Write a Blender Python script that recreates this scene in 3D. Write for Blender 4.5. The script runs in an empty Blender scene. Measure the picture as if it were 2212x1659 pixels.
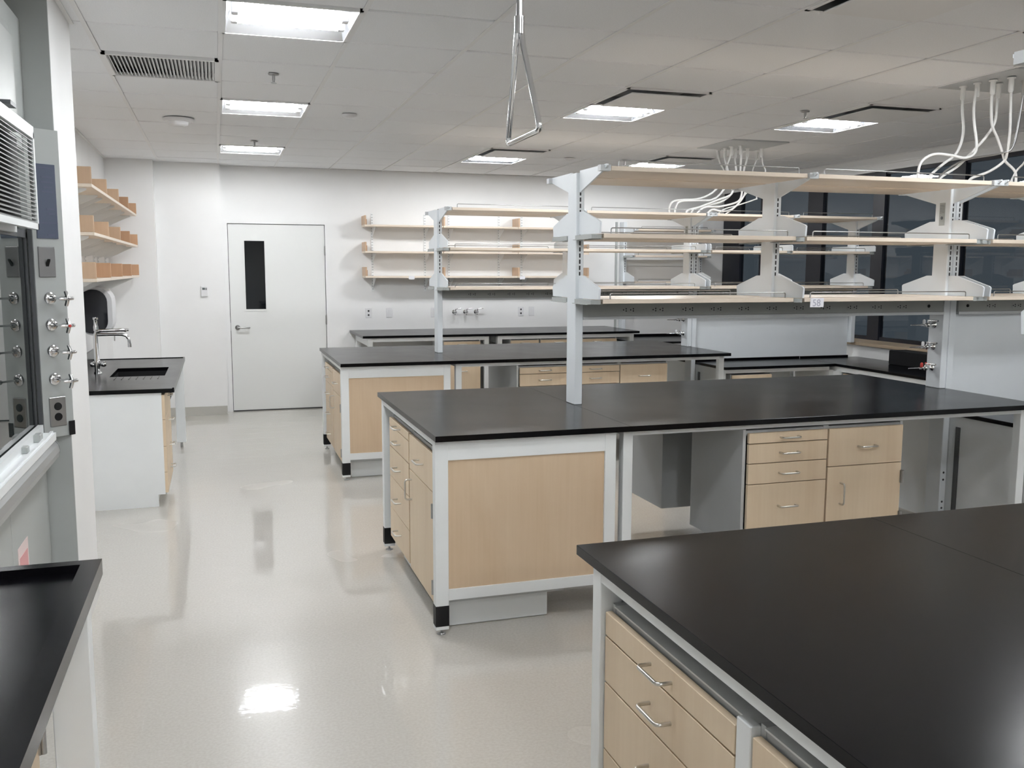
import bpy, math, random
from mathutils import Vector, Matrix
random.seed(7)
scene = bpy.context.scene
COL = scene.collection
PI = math.pi

# ---------------------------------------------------------------- camera, world, exposure
yaw, pitch, roll, CAMH, FPX = 0.3086, -0.1236, 0.0028, 1.63, 1992.54
fw = Vector((math.sin(yaw)*math.cos(pitch), math.cos(yaw)*math.cos(pitch), math.sin(pitch)))
r0 = Vector((math.cos(yaw), -math.sin(yaw), 0)); u0 = r0.cross(fw)
rr = r0*math.cos(roll)+u0*math.sin(roll); uu = -r0*math.sin(roll)+u0*math.cos(roll)
cam = bpy.data.cameras.new('camera'); co = bpy.data.objects.new('camera', cam); COL.objects.link(co)
cam.sensor_width = 36; cam.sensor_fit = 'HORIZONTAL'; cam.lens = FPX/2212*36; cam.clip_start = .05
m = Matrix((rr, uu, -fw)).transposed().to_4x4(); m.translation = (0, 0, CAMH); co.matrix_world = m
scene.camera = co
w = bpy.data.worlds.new('night'); scene.world = w; w.use_nodes = True
w.node_tree.nodes['Background'].inputs[0].default_value = (.032, .037, .042, 1)
w.node_tree.nodes['Background'].inputs[1].default_value = 1.0
scene.view_settings.view_transform = 'Standard'; scene.view_settings.look = 'None'
scene.view_settings.gamma = 1; scene.view_settings.use_curve_mapping = False
scene.view_settings.exposure = 0.95
LAMP = 52.0                    # emission of the fluorescent tubes
LAMPCOL = (0.965, 0.985, 1.0, 1)

# ---------------------------------------------------------------- materials
MATS = {}
def mat(name, col, rough=.5, metal=0., spec=.5, noise=None, emit=None, bump=None, coat=0.):
    m = bpy.data.materials.new(name); m.use_nodes = True; nt = m.node_tree; b = nt.nodes['Principled BSDF']
    b.inputs['Base Color'].default_value = (*col, 1); b.inputs['Roughness'].default_value = rough
    b.inputs['Metallic'].default_value = metal; b.inputs['Specular IOR Level'].default_value = spec
    b.inputs['Coat Weight'].default_value = coat
    tc = nt.nodes.new('ShaderNodeTexCoord')
    if noise:
        sc, amt, sx, sy, sz = noise
        mp = nt.nodes.new('ShaderNodeMapping'); mp.inputs['Scale'].default_value = (sx, sy, sz)
        n = nt.nodes.new('ShaderNodeTexNoise'); n.inputs['Scale'].default_value = sc; n.inputs['Detail'].default_value = 5
        cr = nt.nodes.new('ShaderNodeValToRGB')
        cr.color_ramp.elements[0].position = .3; cr.color_ramp.elements[1].position = .7
        cr.color_ramp.elements[0].color = (*[c*(1-amt) for c in col], 1); cr.color_ramp.elements[1].color = (*[min(1, c*(1+amt)) for c in col], 1)
        nt.links.new(tc.outputs['Object'], mp.inputs[0]); nt.links.new(mp.outputs[0], n.inputs['Vector'])
        nt.links.new(n.outputs['Fac'], cr.inputs[0]); nt.links.new(cr.outputs[0], b.inputs['Base Color'])
    if bump:
        n2 = nt.nodes.new('ShaderNodeTexNoise'); n2.inputs['Scale'].default_value = bump[0]; n2.inputs['Detail'].default_value = 3
        bp = nt.nodes.new('ShaderNodeBump'); bp.inputs['Strength'].default_value = bump[1]; bp.inputs['Distance'].default_value = bump[2]
        nt.links.new(tc.outputs['Object'], n2.inputs['Vector']); nt.links.new(n2.outputs['Fac'], bp.inputs['Height'])
        nt.links.new(bp.outputs[0], b.inputs['Normal'])
    if emit:
        b.inputs['Emission Color'].default_value = (*emit[0][:3], 1); b.inputs['Emission Strength'].default_value = emit[1]
    MATS[name] = m; return m
def wood(name, col, dark, axis='z', rough=.42, amt=1.):
    # plain-sliced maple: long faint grain, soft cathedral swirls
    m = bpy.data.materials.new(name); m.use_nodes = True; nt = m.node_tree; b = nt.nodes['Principled BSDF']
    b.inputs['Roughness'].default_value = rough; b.inputs['Specular IOR Level'].default_value = .4
    tc = nt.nodes.new('ShaderNodeTexCoord'); mp = nt.nodes.new('ShaderNodeMapping')
    s = {'x': (.5, 2.6, 2.6), 'y': (2.6, .5, 2.6), 'z': (2.6, 2.6, .5)}[axis]
    mp.inputs['Scale'].default_value = s; nt.links.new(tc.outputs['Object'], mp.inputs[0])
    n = nt.nodes.new('ShaderNodeTexNoise'); n.inputs['Scale'].default_value = 1.6; n.inputs['Detail'].default_value = 4; n.inputs['Distortion'].default_value = 1.2
    nt.links.new(mp.outputs[0], n.inputs['Vector'])
    mp2 = nt.nodes.new('ShaderNodeMapping'); mp2.inputs['Scale'].default_value = tuple(v*9 if v > 1 else v*1.5 for v in s)
    nt.links.new(tc.outputs['Object'], mp2.inputs[0])
    n2 = nt.nodes.new('ShaderNodeTexNoise'); n2.inputs['Scale'].default_value = 3; n2.inputs['Detail'].default_value = 3
    nt.links.new(mp2.outputs[0], n2.inputs['Vector'])
    mx = nt.nodes.new('ShaderNodeMath'); mx.operation = 'MULTIPLY_ADD'; mx.inputs[1].default_value = .35
    nt.links.new(n2.outputs['Fac'], mx.inputs[0]); nt.links.new(n.outputs['Fac'], mx.inputs[2])
    cr = nt.nodes.new('ShaderNodeValToRGB'); e = cr.color_ramp.elements
    e[0].position = .45; e[0].color = (*col, 1); e[1].position = .95; e[1].color = (*[c+(d-c)*amt for c, d in zip(col, dark)], 1)
    nt.links.new(mx.outputs[0], cr.inputs[0]); nt.links.new(cr.outputs[0], b.inputs['Base Color'])
    MATS[name] = m; return m
mat('wall', (.86, .86, .855), .7, noise=(3, .015, 1, 1, 1), bump=(240, .08, .002))
mat('ceiling_tile', (.915, .925, .94), .9, noise=(160, .035, 1, 1, 1), bump=(300, .25, .002))
mat('grid', (.88, .88, .88), .5)
mat('white_metal', (.87, .895, .90), .38, noise=(6, .012, 1, 1, 1))
mat('gray_metal', (.58, .60, .61), .42, noise=(6, .02, 1, 1, 1))
mat('post_metal', (.80, .84, .87), .35, noise=(6, .012, 1, 1, 1))
mat('dark_metal', (.09, .095, .10), .45, metal=.4)
mat('slot', (.03, .03, .035), .6)
mat('raceway', (.40, .42, .41), .4, noise=(8, .02, 1, 1, 1))
mat('black', (.008, .008, .009), .55, spec=.25)
mat('chrome', (.75, .75, .76), .12, metal=1.)
mat('nickel', (.62, .60, .56), .28, metal=1.)
mat('steel', (.42, .42, .42), .35, metal=1.)
mat('plastic_white', (.78, .78, .79), .4)
mat('red', (.55, .05, .04), .5)
mat('paper', (.82, .82, .86), .7)
mat('ink', (.42, .42, .50), .7)
mat('hose', (.80, .80, .79), .4)
mat('track_slot', (.22, .22, .23), .6)
mat('steel_satin', (.34, .35, .35), .30, metal=.35)
mat('hood_gray', (.41, .43, .42), .42, noise=(5, .02, 1, 1, 1))
mat('slat_gray', (.27, .28, .27), .45)
mat('baseboard', (.50, .49, .45), .5)
mat('sign_blue', (.085, .10, .14), .6, spec=.2)
mat('sign_ink', (.07, .08, .13), .5)
mat('sticker', (.80, .66, .64), .6)
mat('sticker_red', (.72, .36, .36), .6)
mat('cardboard', (.30, .22, .15), .8, noise=(20, .05, 1, 1, 1))
mat('mullion', (.007, .008, .015), .4)
mat('lcd', (.10, .12, .12), .3)
mat('tube', (1, 1, 1), .5, emit=(LAMPCOL, LAMP))
mat('reflector', (.80, .82, .86), .22, metal=.92)
mat('door_paint', (.80, .81, .795), .45)
mat('smoke_plastic', (.006, .007, .012), .12)
wood('maple', (.80, .655, .48), (.72, .565, .395), 'z')
wood('maple_panel', (.70, .545, .385), (.625, .465, .31), 'z', amt=1.0)
wood('maple_shelf', (.81, .71, .60), (.74, .63, .51), 'x', rough=.35)
wood('maple_shelf_y', (.81, .71, .60), (.74, .63, .51), 'y', rough=.35)
wood('maple_block', (.62, .44, .30), (.50, .34, .22), 'z', rough=.4)
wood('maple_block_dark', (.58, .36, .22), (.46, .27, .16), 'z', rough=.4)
wood('maple_sill', (.48, .38, .27), (.40, .31, .21), 'y', rough=.4)
# black epoxy resin: satin, slightly mottled
def epoxy():
    m = mat('epoxy', (.003, .003, .004), .21, spec=.15, noise=(14, .18, 1, 1, 1)); nt = m.node_tree; b = nt.nodes['Principled BSDF']
    tc = nt.nodes.new('ShaderNodeTexCoord'); n = nt.nodes.new('ShaderNodeTexNoise'); n.inputs['Scale'].default_value = 3.5; n.inputs['Detail'].default_value = 6
    mr = nt.nodes.new('ShaderNodeMapRange'); mr.inputs[3].default_value = .17; mr.inputs[4].default_value = .25
    nt.links.new(tc.outputs['Object'], n.inputs['Vector']); nt.links.new(n.outputs['Fac'], mr.inputs[0]); nt.links.new(mr.outputs[0], b.inputs['Roughness'])
epoxy()
def floor_mat():
    m = bpy.data.materials.new('vinyl_floor'); m.use_nodes = True; nt = m.node_tree; b = nt.nodes['Principled BSDF']
    tc = nt.nodes.new('ShaderNodeTexCoord')
    n = nt.nodes.new('ShaderNodeTexNoise'); n.inputs['Scale'].default_value = 90; n.inputs['Detail'].default_value = 6
    n2 = nt.nodes.new('ShaderNodeTexNoise'); n2.inputs['Scale'].default_value = 1.1; n2.inputs['Detail'].default_value = 2
    cr = nt.nodes.new('ShaderNodeValToRGB'); cr.color_ramp.elements[0].position = .35; cr.color_ramp.elements[1].position = .65
    cr.color_ramp.elements[0].color = (.565, .535, .485, 1); cr.color_ramp.elements[1].color = (.62, .595, .545, 1)
    nt.links.new(tc.outputs['Object'], n.inputs['Vector']); nt.links.new(tc.outputs['Object'], n2.inputs['Vector'])
    nt.links.new(n.outputs['Fac'], cr.inputs[0]); nt.links.new(cr.outputs[0], b.inputs['Base Color'])
    mr = nt.nodes.new('ShaderNodeMapRange'); mr.inputs[3].default_value = .22; mr.inputs[4].default_value = .30; b.inputs['Coat Weight'].default_value = .8; b.inputs['Coat Roughness'].default_value = .035; b.inputs['Specular IOR Level'].default_value = .2
    nt.links.new(n2.outputs['Fac'], mr.inputs[0]); nt.links.new(mr.outputs[0], b.inputs['Roughness'])
    # 12 inch tiles: each buffed tile sits a touch out of level
    br = nt.nodes.new('ShaderNodeTexBrick'); br.offset = 0; br.inputs['Scale'].default_value = 1; br.inputs['Brick Width'].default_value = .3048
    br.inputs['Row Height'].default_value = .3048; br.inputs['Mortar Size'].default_value = .0012; br.inputs['Color1'].default_value = (1, 1, 1, 1); br.inputs['Color2'].default_value = (1, 1, 1, 1)
    br.inputs['Mortar'].default_value = (0, 0, 0, 1); nt.links.new(tc.outputs['Object'], br.inputs['Vector'])
    n3 = nt.nodes.new('ShaderNodeTexNoise'); n3.inputs['Scale'].default_value = 9; n3.inputs['Detail'].default_value = 3
    nt.links.new(tc.outputs['Object'], n3.inputs['Vector'])
    b1 = nt.nodes.new('ShaderNodeBump'); b1.inputs['Strength'].default_value = .25; b1.inputs['Distance'].default_value = .0006
    b2 = nt.nodes.new('ShaderNodeBump'); b2.inputs['Strength'].default_value = .3; b2.inputs['Distance'].default_value = .0022
    nt.links.new(br.outputs['Color'], b1.inputs['Height']); nt.links.new(n3.outputs['Fac'], b2.inputs['Height'])
    nt.links.new(b1.outputs[0], b2.inputs['Normal']); nt.links.new(b2.outputs[0], b.inputs['Normal']); nt.links.new(b2.outputs[0], b.inputs['Coat Normal'])
    MATS['vinyl_floor'] = m
floor_mat()
def glass(name, tint=(1, 1, 1), refl=1.0):
    m = bpy.data.materials.new(name); m.use_nodes = True; nt = m.node_tree; nt.nodes.clear()
    o = nt.nodes.new('ShaderNodeOutputMaterial'); mx = nt.nodes.new('ShaderNodeMixShader'); g = nt.nodes.new('ShaderNodeBsdfGlossy'); t = nt.nodes.new('ShaderNodeBsdfTransparent')
    ge = nt.nodes.new('ShaderNodeNewGeometry'); fb = nt.nodes.new('ShaderNodeMath'); fb.operation = 'MULTIPLY_ADD'; fb.inputs[1].default_value = -refl; fb.inputs[2].default_value = refl; nt.links.new(ge.outputs['Backfacing'], fb.inputs[0])
    fr = nt.nodes.new('ShaderNodeFresnel'); fr.inputs[0].default_value = 1.52; g.inputs['Roughness'].default_value = .01
    t.inputs[0].default_value = (*tint, 1)
    mu = nt.nodes.new('ShaderNodeMath'); mu.operation = 'MULTIPLY'; mu.inputs[1].default_value = refl; mu.use_clamp = True
    nt.links.new(fr.outputs[0], mu.inputs[0]); nt.links.new(fb.outputs[0], mu.inputs[1]); nt.links.new(mu.outputs[0], mx.inputs[0]); nt.links.new(t.outputs[0], mx.inputs[1]); nt.links.new(g.outputs[0], mx.inputs[2]); nt.links.new(mx.outputs[0], o.inputs[0])
    MATS[name] = m
glass('window_glass', (.8, .85, .88), 1.0)
glass('sash_glass', (.55, .6, .6), 1.3)

# ---------------------------------------------------------------- helpers
class B:
    def __init__(s): s.v = []; s.f = []; s.mi = []; s.cur = 0; s.sm = []
    def _add(s, vs, fs, smooth=False):
        n = len(s.v); s.v += [tuple(v) for v in vs]
        for f in fs: s.f.append(tuple(i+n for i in f)); s.mi.append(s.cur); s.sm.append(smooth)
        return s
    def box(s, x0, x1, y0, y1, z0, z1):
        x0, x1 = sorted((x0, x1)); y0, y1 = sorted((y0, y1)); z0, z1 = sorted((z0, z1))
        return s._add([(x0,y0,z0),(x1,y0,z0),(x1,y1,z0),(x0,y1,z0),(x0,y0,z1),(x1,y0,z1),(x1,y1,z1),(x0,y1,z1)],
                      [(0,3,2,1),(4,5,6,7),(0,1,5,4),(1,2,6,5),(2,3,7,6),(3,0,4,7)])
    def cbox(s, x0, x1, y0, y1, z0, z1, c=.003):
        # box with chamfered top and vertical edges (eased edges)
        x0, x1 = sorted((x0, x1)); y0, y1 = sorted((y0, y1)); z0, z1 = sorted((z0, z1))
        def ring(i, z): return [(x0+i+c,y0+i,z),(x1-i-c,y0+i,z),(x1-i,y0+i+c,z),(x1-i,y1-i-c,z),(x1-i-c,y1-i,z),(x0+i+c,y1-i,z),(x0+i,y1-i-c,z),(x0+i,y0+i+c,z)]
        vs = ring(c, z0)+ring(0, z0+c)+ring(0, z1-c)+ring(c, z1); fs = [tuple(range(7,-1,-1)), tuple(range(24,32))]
        for k in range(3):
            for i in range(8): j = (i+1)%8; fs.append((k*8+i, k*8+j, k*8+8+j, k*8+8+i))
        return s._add(vs, fs)
    def prism(s, pts, a, b, axis='x'):
        # extrude a 2D polygon along an axis: pts are (y,z) for x, (x,z) for y, (x,y) for z
        P = {'x': lambda p, t: (t, p[0], p[1]), 'y': lambda p, t: (p[0], t, p[1]), 'z': lambda p, t: (p[0], p[1], t)}[axis]
        n = len(pts); vs = [P(p, a) for p in pts]+[P(p, b) for p in pts]
        fs = [tuple(range(n-1,-1,-1)), tuple(range(n, 2*n))]+[(i, (i+1)%n, n+(i+1)%n, n+i) for i in range(n)]
        return s._add(vs, fs)
    def cyl(s, p, q, r, r2=None, n=14):
        return s.tube([p, q], r, n, r2)
    def tube(s, pts, r, n=8, r2=None, cap=True):
        pts = [Vector(p) for p in pts]; vs = []; fs = []; up = None
        for i, p in enumerate(pts):
            d = (pts[min(i+1, len(pts)-1)]-pts[max(i-1, 0)]).normalized()
            if up is None: up = Vector((0,0,1)) if abs(d.z) < .9 else Vector((1,0,0))
            a = d.cross(up).normalized(); up = a.cross(d).normalized()
            R = r if r2 is None else r+(r2-r)*i/(len(pts)-1)
            for k in range(n):
                t = 2*PI*k/n; vs.append(p+a*math.cos(t)*R+up*math.sin(t)*R)
        for i in range(len(pts)-1):
            for k in range(n): j = (k+1)%n; fs.append((i*n+k, i*n+j, i*n+n+j, i*n+n+k))
        s._add(vs, fs, True)
        if cap:
            m0 = len(pts)-1
            s._add([vs[k] for k in range(n)], [tuple(range(n-1,-1,-1))]); s._add([vs[m0*n+k] for k in range(n)], [tuple(range(n))])
        return s
    def lathe(s, c, prof, axis='z', n=20):
        # profile of (radius, along) pairs revolved about an axis through c
        c = Vector(c); vs = []; fs = []
        A = {'z': (Vector((1,0,0)), Vector((0,1,0)), Vector((0,0,1))), 'x': (Vector((0,1,0)), Vector((0,0,1)), Vector((1,0,0))), 'y': (Vector((0,0,1)), Vector((1,0,0)), Vector((0,1,0)))}[axis]
        for r, h in prof:
            for k in range(n): t = 2*PI*k/n; vs.append(c+A[0]*math.cos(t)*r+A[1]*math.sin(t)*r+A[2]*h)
        for i in range(len(prof)-1):
            for k in range(n): j = (k+1)%n; fs.append((i*n+k, i*n+j, i*n+n+j, i*n+n+k))
        s._add(vs, fs, True); return s._add([vs[k] for k in range(n)], [tuple(range(n-1,-1,-1))])._add(vs[-n:], [tuple(range(n))])
    def use(s, k): s.cur = k; return s
    def build(s, name, mats, parent=None, off=(0,0,0), kind=None, label=None):
        if isinstance(mats, str): mats = [mats]
        me = bpy.data.meshes.new(name); ox, oy, oz = off
        me.from_pydata([(v[0]-ox, v[1]-oy, v[2]-oz) for v in s.v], [], s.f)
        for k in mats: me.materials.append(MATS[k])
        me.polygons.foreach_set('material_index', s.mi); me.polygons.foreach_set('use_smooth', s.sm); me.validate()
        o = bpy.data.objects.new(name, me); COL.objects.link(o)
        if parent: o.parent = parent
        elif tuple(off) != (0,0,0): o.location = off
        if kind: o['kind'] = kind
        if label: o['label'] = label
        return o
def recess_cyl(): pass
def tag(o, label, cat, group=None):
    o['label'] = label; o['category'] = cat
    if group: o['group'] = group
    return o
def thing(name, label, cat, loc=(0,0,0), rz=0, group=None):
    o = bpy.data.objects.new(name, None); COL.objects.link(o); o.location = loc; o.rotation_euler = (0,0,rz); o.empty_display_size = .1
    return tag(o, label, cat, group)
def bent(p0, p1, out, r=.004, c=.012, n=8):
    # U-shaped wire between p0 and p1 standing off by vector out, rounded corners
    p0, p1, out = Vector(p0), Vector(p1), Vector(out); d = (p1-p0).normalized(); o = out.normalized(); pts = [p0, p0+out-o*c]
    for k in (1, 2, 3): a = k/4*PI/2; pts.append(p0+out-o*c*(1-math.sin(a))+d*c*(1-math.cos(a)))
    pts.append(p0+out+d*c); pts.append(p1+out-d*c)
    for k in (1, 2, 3): a = k/4*PI/2; pts.append(p1+out-d*c*(1-math.sin(a))-o*c*(1-math.cos(a)))
    pts += [p1+out-o*c, p1]
    return B().tube(pts, r, n)

# ---------------------------------------------------------------- room shell
T = .6096; GX, GY, C = .06, 4.862, 2.762
XR, YB, YN, XL = 6.40, 10.94, -5.2, -1.07
def struct(o): o['kind'] = 'structure'; return o
struct(B().box(-1.6, 6.5, YN-.1, YB+.15, -.08, 0).build('floor', 'vinyl_floor'))
ceil_ = struct(B().box(-1.6, 6.5, YN-.1, YB+.15, C+.09, C+.15).build('ceiling', 'ceiling_tile'))
# back wall: the door bay, and two bumped-out strips towards the corner
bw = B(); DX0, DX1, DZ = .134, 1.212, 2.134
bw.box(.075, DX0, YB, YB+.12, 0, C+.1).box(DX1, 6.5, YB, YB+.12, 0, C+.1).box(DX0, DX1, YB, YB+.12, DZ, C+.1)
bw.box(-.60, .075, 10.76, YB+.12, 0, C+.1).box(-1.2, -.60, 10.58, YB+.12, 0, C+.1)
struct(bw.build('wall_back', 'wall'))
struct(B().box(-1.2, XL, 4.9, 10.7, 0, C+.1).box(-1.6, -1.5, YN, 4.95, 0, C+.1).box(-1.6, -.615, 4.29, 4.9, 0, C+.1).build('wall_left', 'wall'))
struct(B().box(-1.6, 6.5, YN-.1, YN, 0, C+.1).build('wall_near', 'wall'))
rw = B().box(6.12, 6.52, YN, YB, 0, .885).box(XR, XR+.12, YN, YB, 2.62, C+.1)
struct(rw.build('wall_right', 'wall'))
struct(B().box(XR-.02, XR+.001, YN, YB, 2.685, 2.70).box(XR-.008, XR+.001, YN, YB, 2.62, 2.64).build('trim_1', 'grid'))
struct(B().cbox(6.085, 6.42, YN, YB, .886, .918, .004).build('trim_2', 'maple_sill'))
struct(B().box(-.595, .07, 10.748, 10.76, 0, .10).box(-.61, -.598, 10.56, 10.76, 0, .10).box(-1.07, -.6, 10.568, 10.58, 0, .1).build('baseboard_back', 'baseboard'))
# night outside: a dark storey across the way is not visible, only reflections in the panes
mull = [10.71, 9.99, 8.955, 7.91, 6.86, 5.82, 4.78, 3.74, 2.70, 1.66, .62, -.42, -1.46, -2.5, -3.54, -5.15]
wid = [.42, .13, .27, .17, .15, .27, .15, .27, .15, .27, .15, .27, .15, .27, .15, .1]
for i, (my, mw) in enumerate(zip(mull, wid)):
    if i+1 >= len(mull): break
    y1 = my-mw/2; y0 = mull[i+1]+wid[i+1]/2
    wn = B().box(XR+.01, XR+.07, my-mw/2, my+mw/2, .918, 2.62).box(XR+.02, XR+.06, y0, y1, .918, .955).box(XR+.02, XR+.06, y0, y1, 2.585, 2.62).build('window_%d' % (i+1), 'mullion')
    struct(wn)
    B().box(XR+.035, XR+.041, y0, y1, .95, 2.59).build('pane', 'window_glass', wn)

# ceiling grid: tiles rest on tees; some cells hold fixtures
cells = {}
lights = [(0,-1),(0,3),(0,7),(4,2),(7,2),(4,7),(7,7),(0,-5),(1,-9),(4,-7),(6,-3),(7,-8),(0,-13),(4,-12),(7,-13)]  # ones behind the camera are added to brighten surfaces that face it
diffs = [(4,1),(7,1),(4,6),(7,6),(4,-3)]
utils = [(7,-1),(7,4)]
used = set(lights)|set(diffs)|set(utils)|{(-1,1)}
tilemesh = None; shared = {}
def tile(i, j):
    x0, x1 = max(GX+i*T, -1.5), min(GX+(i+1)*T, XR); y0, y1 = max(GY+j*T, YN), min(GY+(j+1)*T, YB)
    if x1-x0 < .02 or y1-y0 < .02: return
    key = (round(x1-x0, 3), round(y1-y0, 3)); cx, cy = (x0+x1)/2, (y0+y1)/2; cz = C+.006+random.uniform(-.0015, .002)
    if key not in shared:
        a, b = key[0]/2-.0075, key[1]/2-.0085
        o = B().cbox(-a, a, -b, b, 0, .016, .005).build('ceiling_panel', 'ceiling_tile', ceil_); shared[key] = o
    else:
        o = shared[key].copy(); COL.objects.link(o)
    o.location = (cx, cy, cz)
for j in range(-17, 10):
    for i in range(-3, 11):
        if (i, j) in used: continue
        if j < -5 :
            continue
        tile(i, j)
# cells never in view share one sheet with openings left for the lamps
far = B()
for j in range(-17, -5):
    for i in range(-3, 11):
        if (i, j) not in used:
            far.box(max(GX+i*T, -1.5), min(GX+(i+1)*T, XR), max(GY+j*T, YN), max(GY+(j+1)*T, YN), C+.006, C+.02)
o = far.build('ceiling_panel_field', 'ceiling_tile', ceil_, kind='stuff')
for i in range(-2, 11):
    x = GX+i*T
    B().box(x-.0115, x+.0115, YN, YB, C+.0025, C+.0065).box(x-.001, x+.001, YN, YB, C+.005, C+.04).build('ceiling_tee', 'grid', ceil_)
for j in range(-16, 10):
    y = GY+j*T
    B().box(-1.5, XR, y-.02, y+.02, C+.0145, C+.0185).build('ceiling_tee', 'grid', ceil_)
B().box(XL, XL+.02, 4.9, 10.6, C-.001, C+.004).box(-.60, XR, YB-.022, YB, C-.001, C+.004).box(-.615, -.595, YN, 4.9, C-.001, C+.004).box(XR-.02, XR, YN, YB, C-.001, C+.004).build('wall_angle', 'grid', ceil_)

# ---------------------------------------------------------------- ceiling fixtures
def troffer(i, j, label):
    cx, cy = GX+(i+.5)*T, GY+(j+.5)*T; a = T/2-.006
    t = thing('ceiling_light', label, 'ceiling light', (cx, cy, C), 0, 'recessed fluorescent ceiling lights')
    B().box(-a,a,-a,-a+.016,-.002,.016).box(-a,a,a-.016,a,-.002,.016).box(-a,-a+.016,-a,a,-.002,.016).box(a-.016,a,-a,a,-.002,.016).build('frame', 'grid', t)
    b = a-.016; q = .17; h = .085
    r = B()
    r._add([(-b,-b,0),(b,-b,0),(b,b,0),(-b,b,0),(-b+.03,-q,h),(b-.03,-q,h),(b-.03,q,h),(-b+.03,q,h)], [(0,1,5,4),(1,2,6,5),(2,3,7,6),(3,0,4,7),(4,5,6,7)])
    r.build('reflector', 'reflector', t)
    for y in (-.075, .075):
        l = B().cyl((-.225, y, .026), (.225, y, .026), .026, n=16).build('lamp_tube', 'tube', t)
        
        for sx in (-1, 1): B().cbox(sx*.227, sx*.262, y-.022, y+.022, .0, .062, .004).build('lamp_holder', 'plastic_white', l)
names = {(0,-1): 'large recessed light nearest the camera above the aisle', (0,3): 'middle recessed light of the row above the aisle', (0,7): 'farthest recessed light above the aisle, closest to the door',
         (4,2): 'recessed light with a grey air diffuser, past the hanging metal pull', (7,2): 'recessed light beside a sprinkler, between the two hose drops', (4,7): 'small far recessed light below the hanging metal pull',
         (7,7): 'far recessed light just above the top shelf of the middle rack', 
         (4,-7): 'unseen added fill light behind the camera, centre row', (6,-3): 'unseen recessed light above the nearest bench', (0,-5): 'unseen recessed light overhead above the aisle', (0,-13): 'unseen added fill light far behind the camera, aisle row', (4,-12): 'unseen added fill light far behind the camera, centre row', (7,-13): 'unseen added fill light far behind the camera, window row', (1,-9): 'unseen added fill light behind the camera above the aisle', (7,-8): 'unseen added fill light behind the camera, window row'}
for ij in lights: troffer(*ij, names[ij])
def diffuser(i, j, label):
    cx, cy = GX+(i+.5)*T, GY+(j+.5)*T; a = T/2-.006
    t = thing('air_diffuser', label, 'air vent', (cx, cy, C), 0, 'square ceiling air diffusers')
    B().box(-a,a,-a,-a+.02,-.002,.016).box(-a,a,a-.02,a,-.002,.016).box(-a,-a+.02,-a,a,-.002,.016).box(a-.02,a,-a,a,-.002,.016).build('frame', 'grid', t)
    b = a-.02; q = .24; h = .05
    B()._add([(-b,-b,0),(b,-b,0),(b,b,0),(-b,b,0),(-q,-q,h),(q,-q,h),(q,q,h),(-q,q,h)], [(0,1,5,4),(1,2,6,5),(2,3,7,6),(3,0,4,7),(4,5,6,7)]).build('throat', 'dark_metal', t)
    B().cbox(-.245, .245, -.245, .245, -.020, -.011, .003).build('plaque', 'grid', t)
for ij, l in zip(diffs, ['square air diffuser behind the light past the hanging pull', 'square air diffuser between the sprinkler and the near hose drop', 'small far air diffuser below the hanging pull', 'far air diffuser beside the far hose drop', 'square air diffuser nearest of all, above the near rack']): diffuser(*ij, l)
# return grille with blades
cx, cy = GX-.5*T, GY+1.5*T
t = thing('return_grille', 'white return air grille with many thin blades, beside the aisle lights', 'air vent', (cx, cy, C)); a = T/2-.006
B().box(-a,a,-a,-a+.022,-.006,.016).box(-a,a,a-.022,a,-.006,.016).box(-a,-a+.022,-a,a,-.006,.016).box(a-.022,a,-a,a,-.006,.016).build('frame', 'grid', t)
B().box(-a, a, -a, a, .045, .05).build('backing', 'dark_metal', t)
bl = None
for k in range(28):
    x = -a+.032+k*(2*a-.064)/27
    if bl is None: bl = B().prism([(-.0075, .012), (-.006, .012), (.0075, -.004), (.006, -.004)], -a+.02, a-.02, 'y').build('blade', 'grid', t)
    else: bl = bl.copy(); COL.objects.link(bl)
    bl.location.x = x
def util_panel(i, j, label):
    cx, cy = GX+(i+.5)*T, GY+(j+.5)*T; a = T/2-.006
    return tag(B().box(-a, a, -a, a, -.003, .012).build('service_panel', 'gray_metal'), label, 'panel', 'steel service panels in the ceiling'), (cx, cy)
for ij, l in zip(utils, ['grey service panel where the near cluster of hoses leaves the ceiling', 'grey service panel where the far cluster of hoses leaves the ceiling']):
    o, (cx, cy) = util_panel(*ij, l); o.location = (cx, cy, C)
def sprinkler(x, y, l):
    t = thing('sprinkler', l, 'sprinkler', (x, y, C), 0, 'ceiling sprinklers')
    B().lathe((0,0,0), [(.032, 0), (.03, -.006), (.012, -.008)], n=16).build('escutcheon', 'steel', t)
    B().lathe((0,0,0), [(.009, -.006), (.009, -.03), (.005, -.05)], n=12).build('body', 'steel', t)
    B().lathe((0,0,0), [(.017, -.05), (.017, -.052)], n=16).build('deflector', 'steel', t)
for x, y, l in [(.361, 5.75, 'ceiling sprinkler between the two nearest aisle lights'), (.365, 8.76, 'ceiling sprinkler between the two farther aisle lights'), (4.067, 5.85, 'ceiling sprinkler beside the light between the hose drops'), (4.093, 9.0, 'far ceiling sprinkler beside the light above the top shelf')]: sprinkler(x, y, l)
t = thing('smoke_detector', 'large round white smoke detector near the return air grille', 'smoke detector', (-.235, 7.66, C))
B().lathe((0,0,0), [(.115, 0), (.115, -.012), (.10, -.022)], n=28).build('base', 'plastic_white', t)
B().lathe((0,0,0), [(.075, -.02), (.07, -.045), (.04, -.055)], n=24).build('sensor_dome', 'plastic_white', t)
for x, y, l in [(.978, 7.04, 'small round ceiling detector beyond the aisle lights, centre column'), (3.49, 9.04, 'small round ceiling detector between the two far lights')]:
    tag(B().lathe((0,0,0), [(.055, 0), (.052, -.012), (.03, -.02)], n=22).build('motion_sensor', 'plastic_white'), l, 'sensor', 'small round ceiling sensors').location = (x, y, C)

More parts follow.
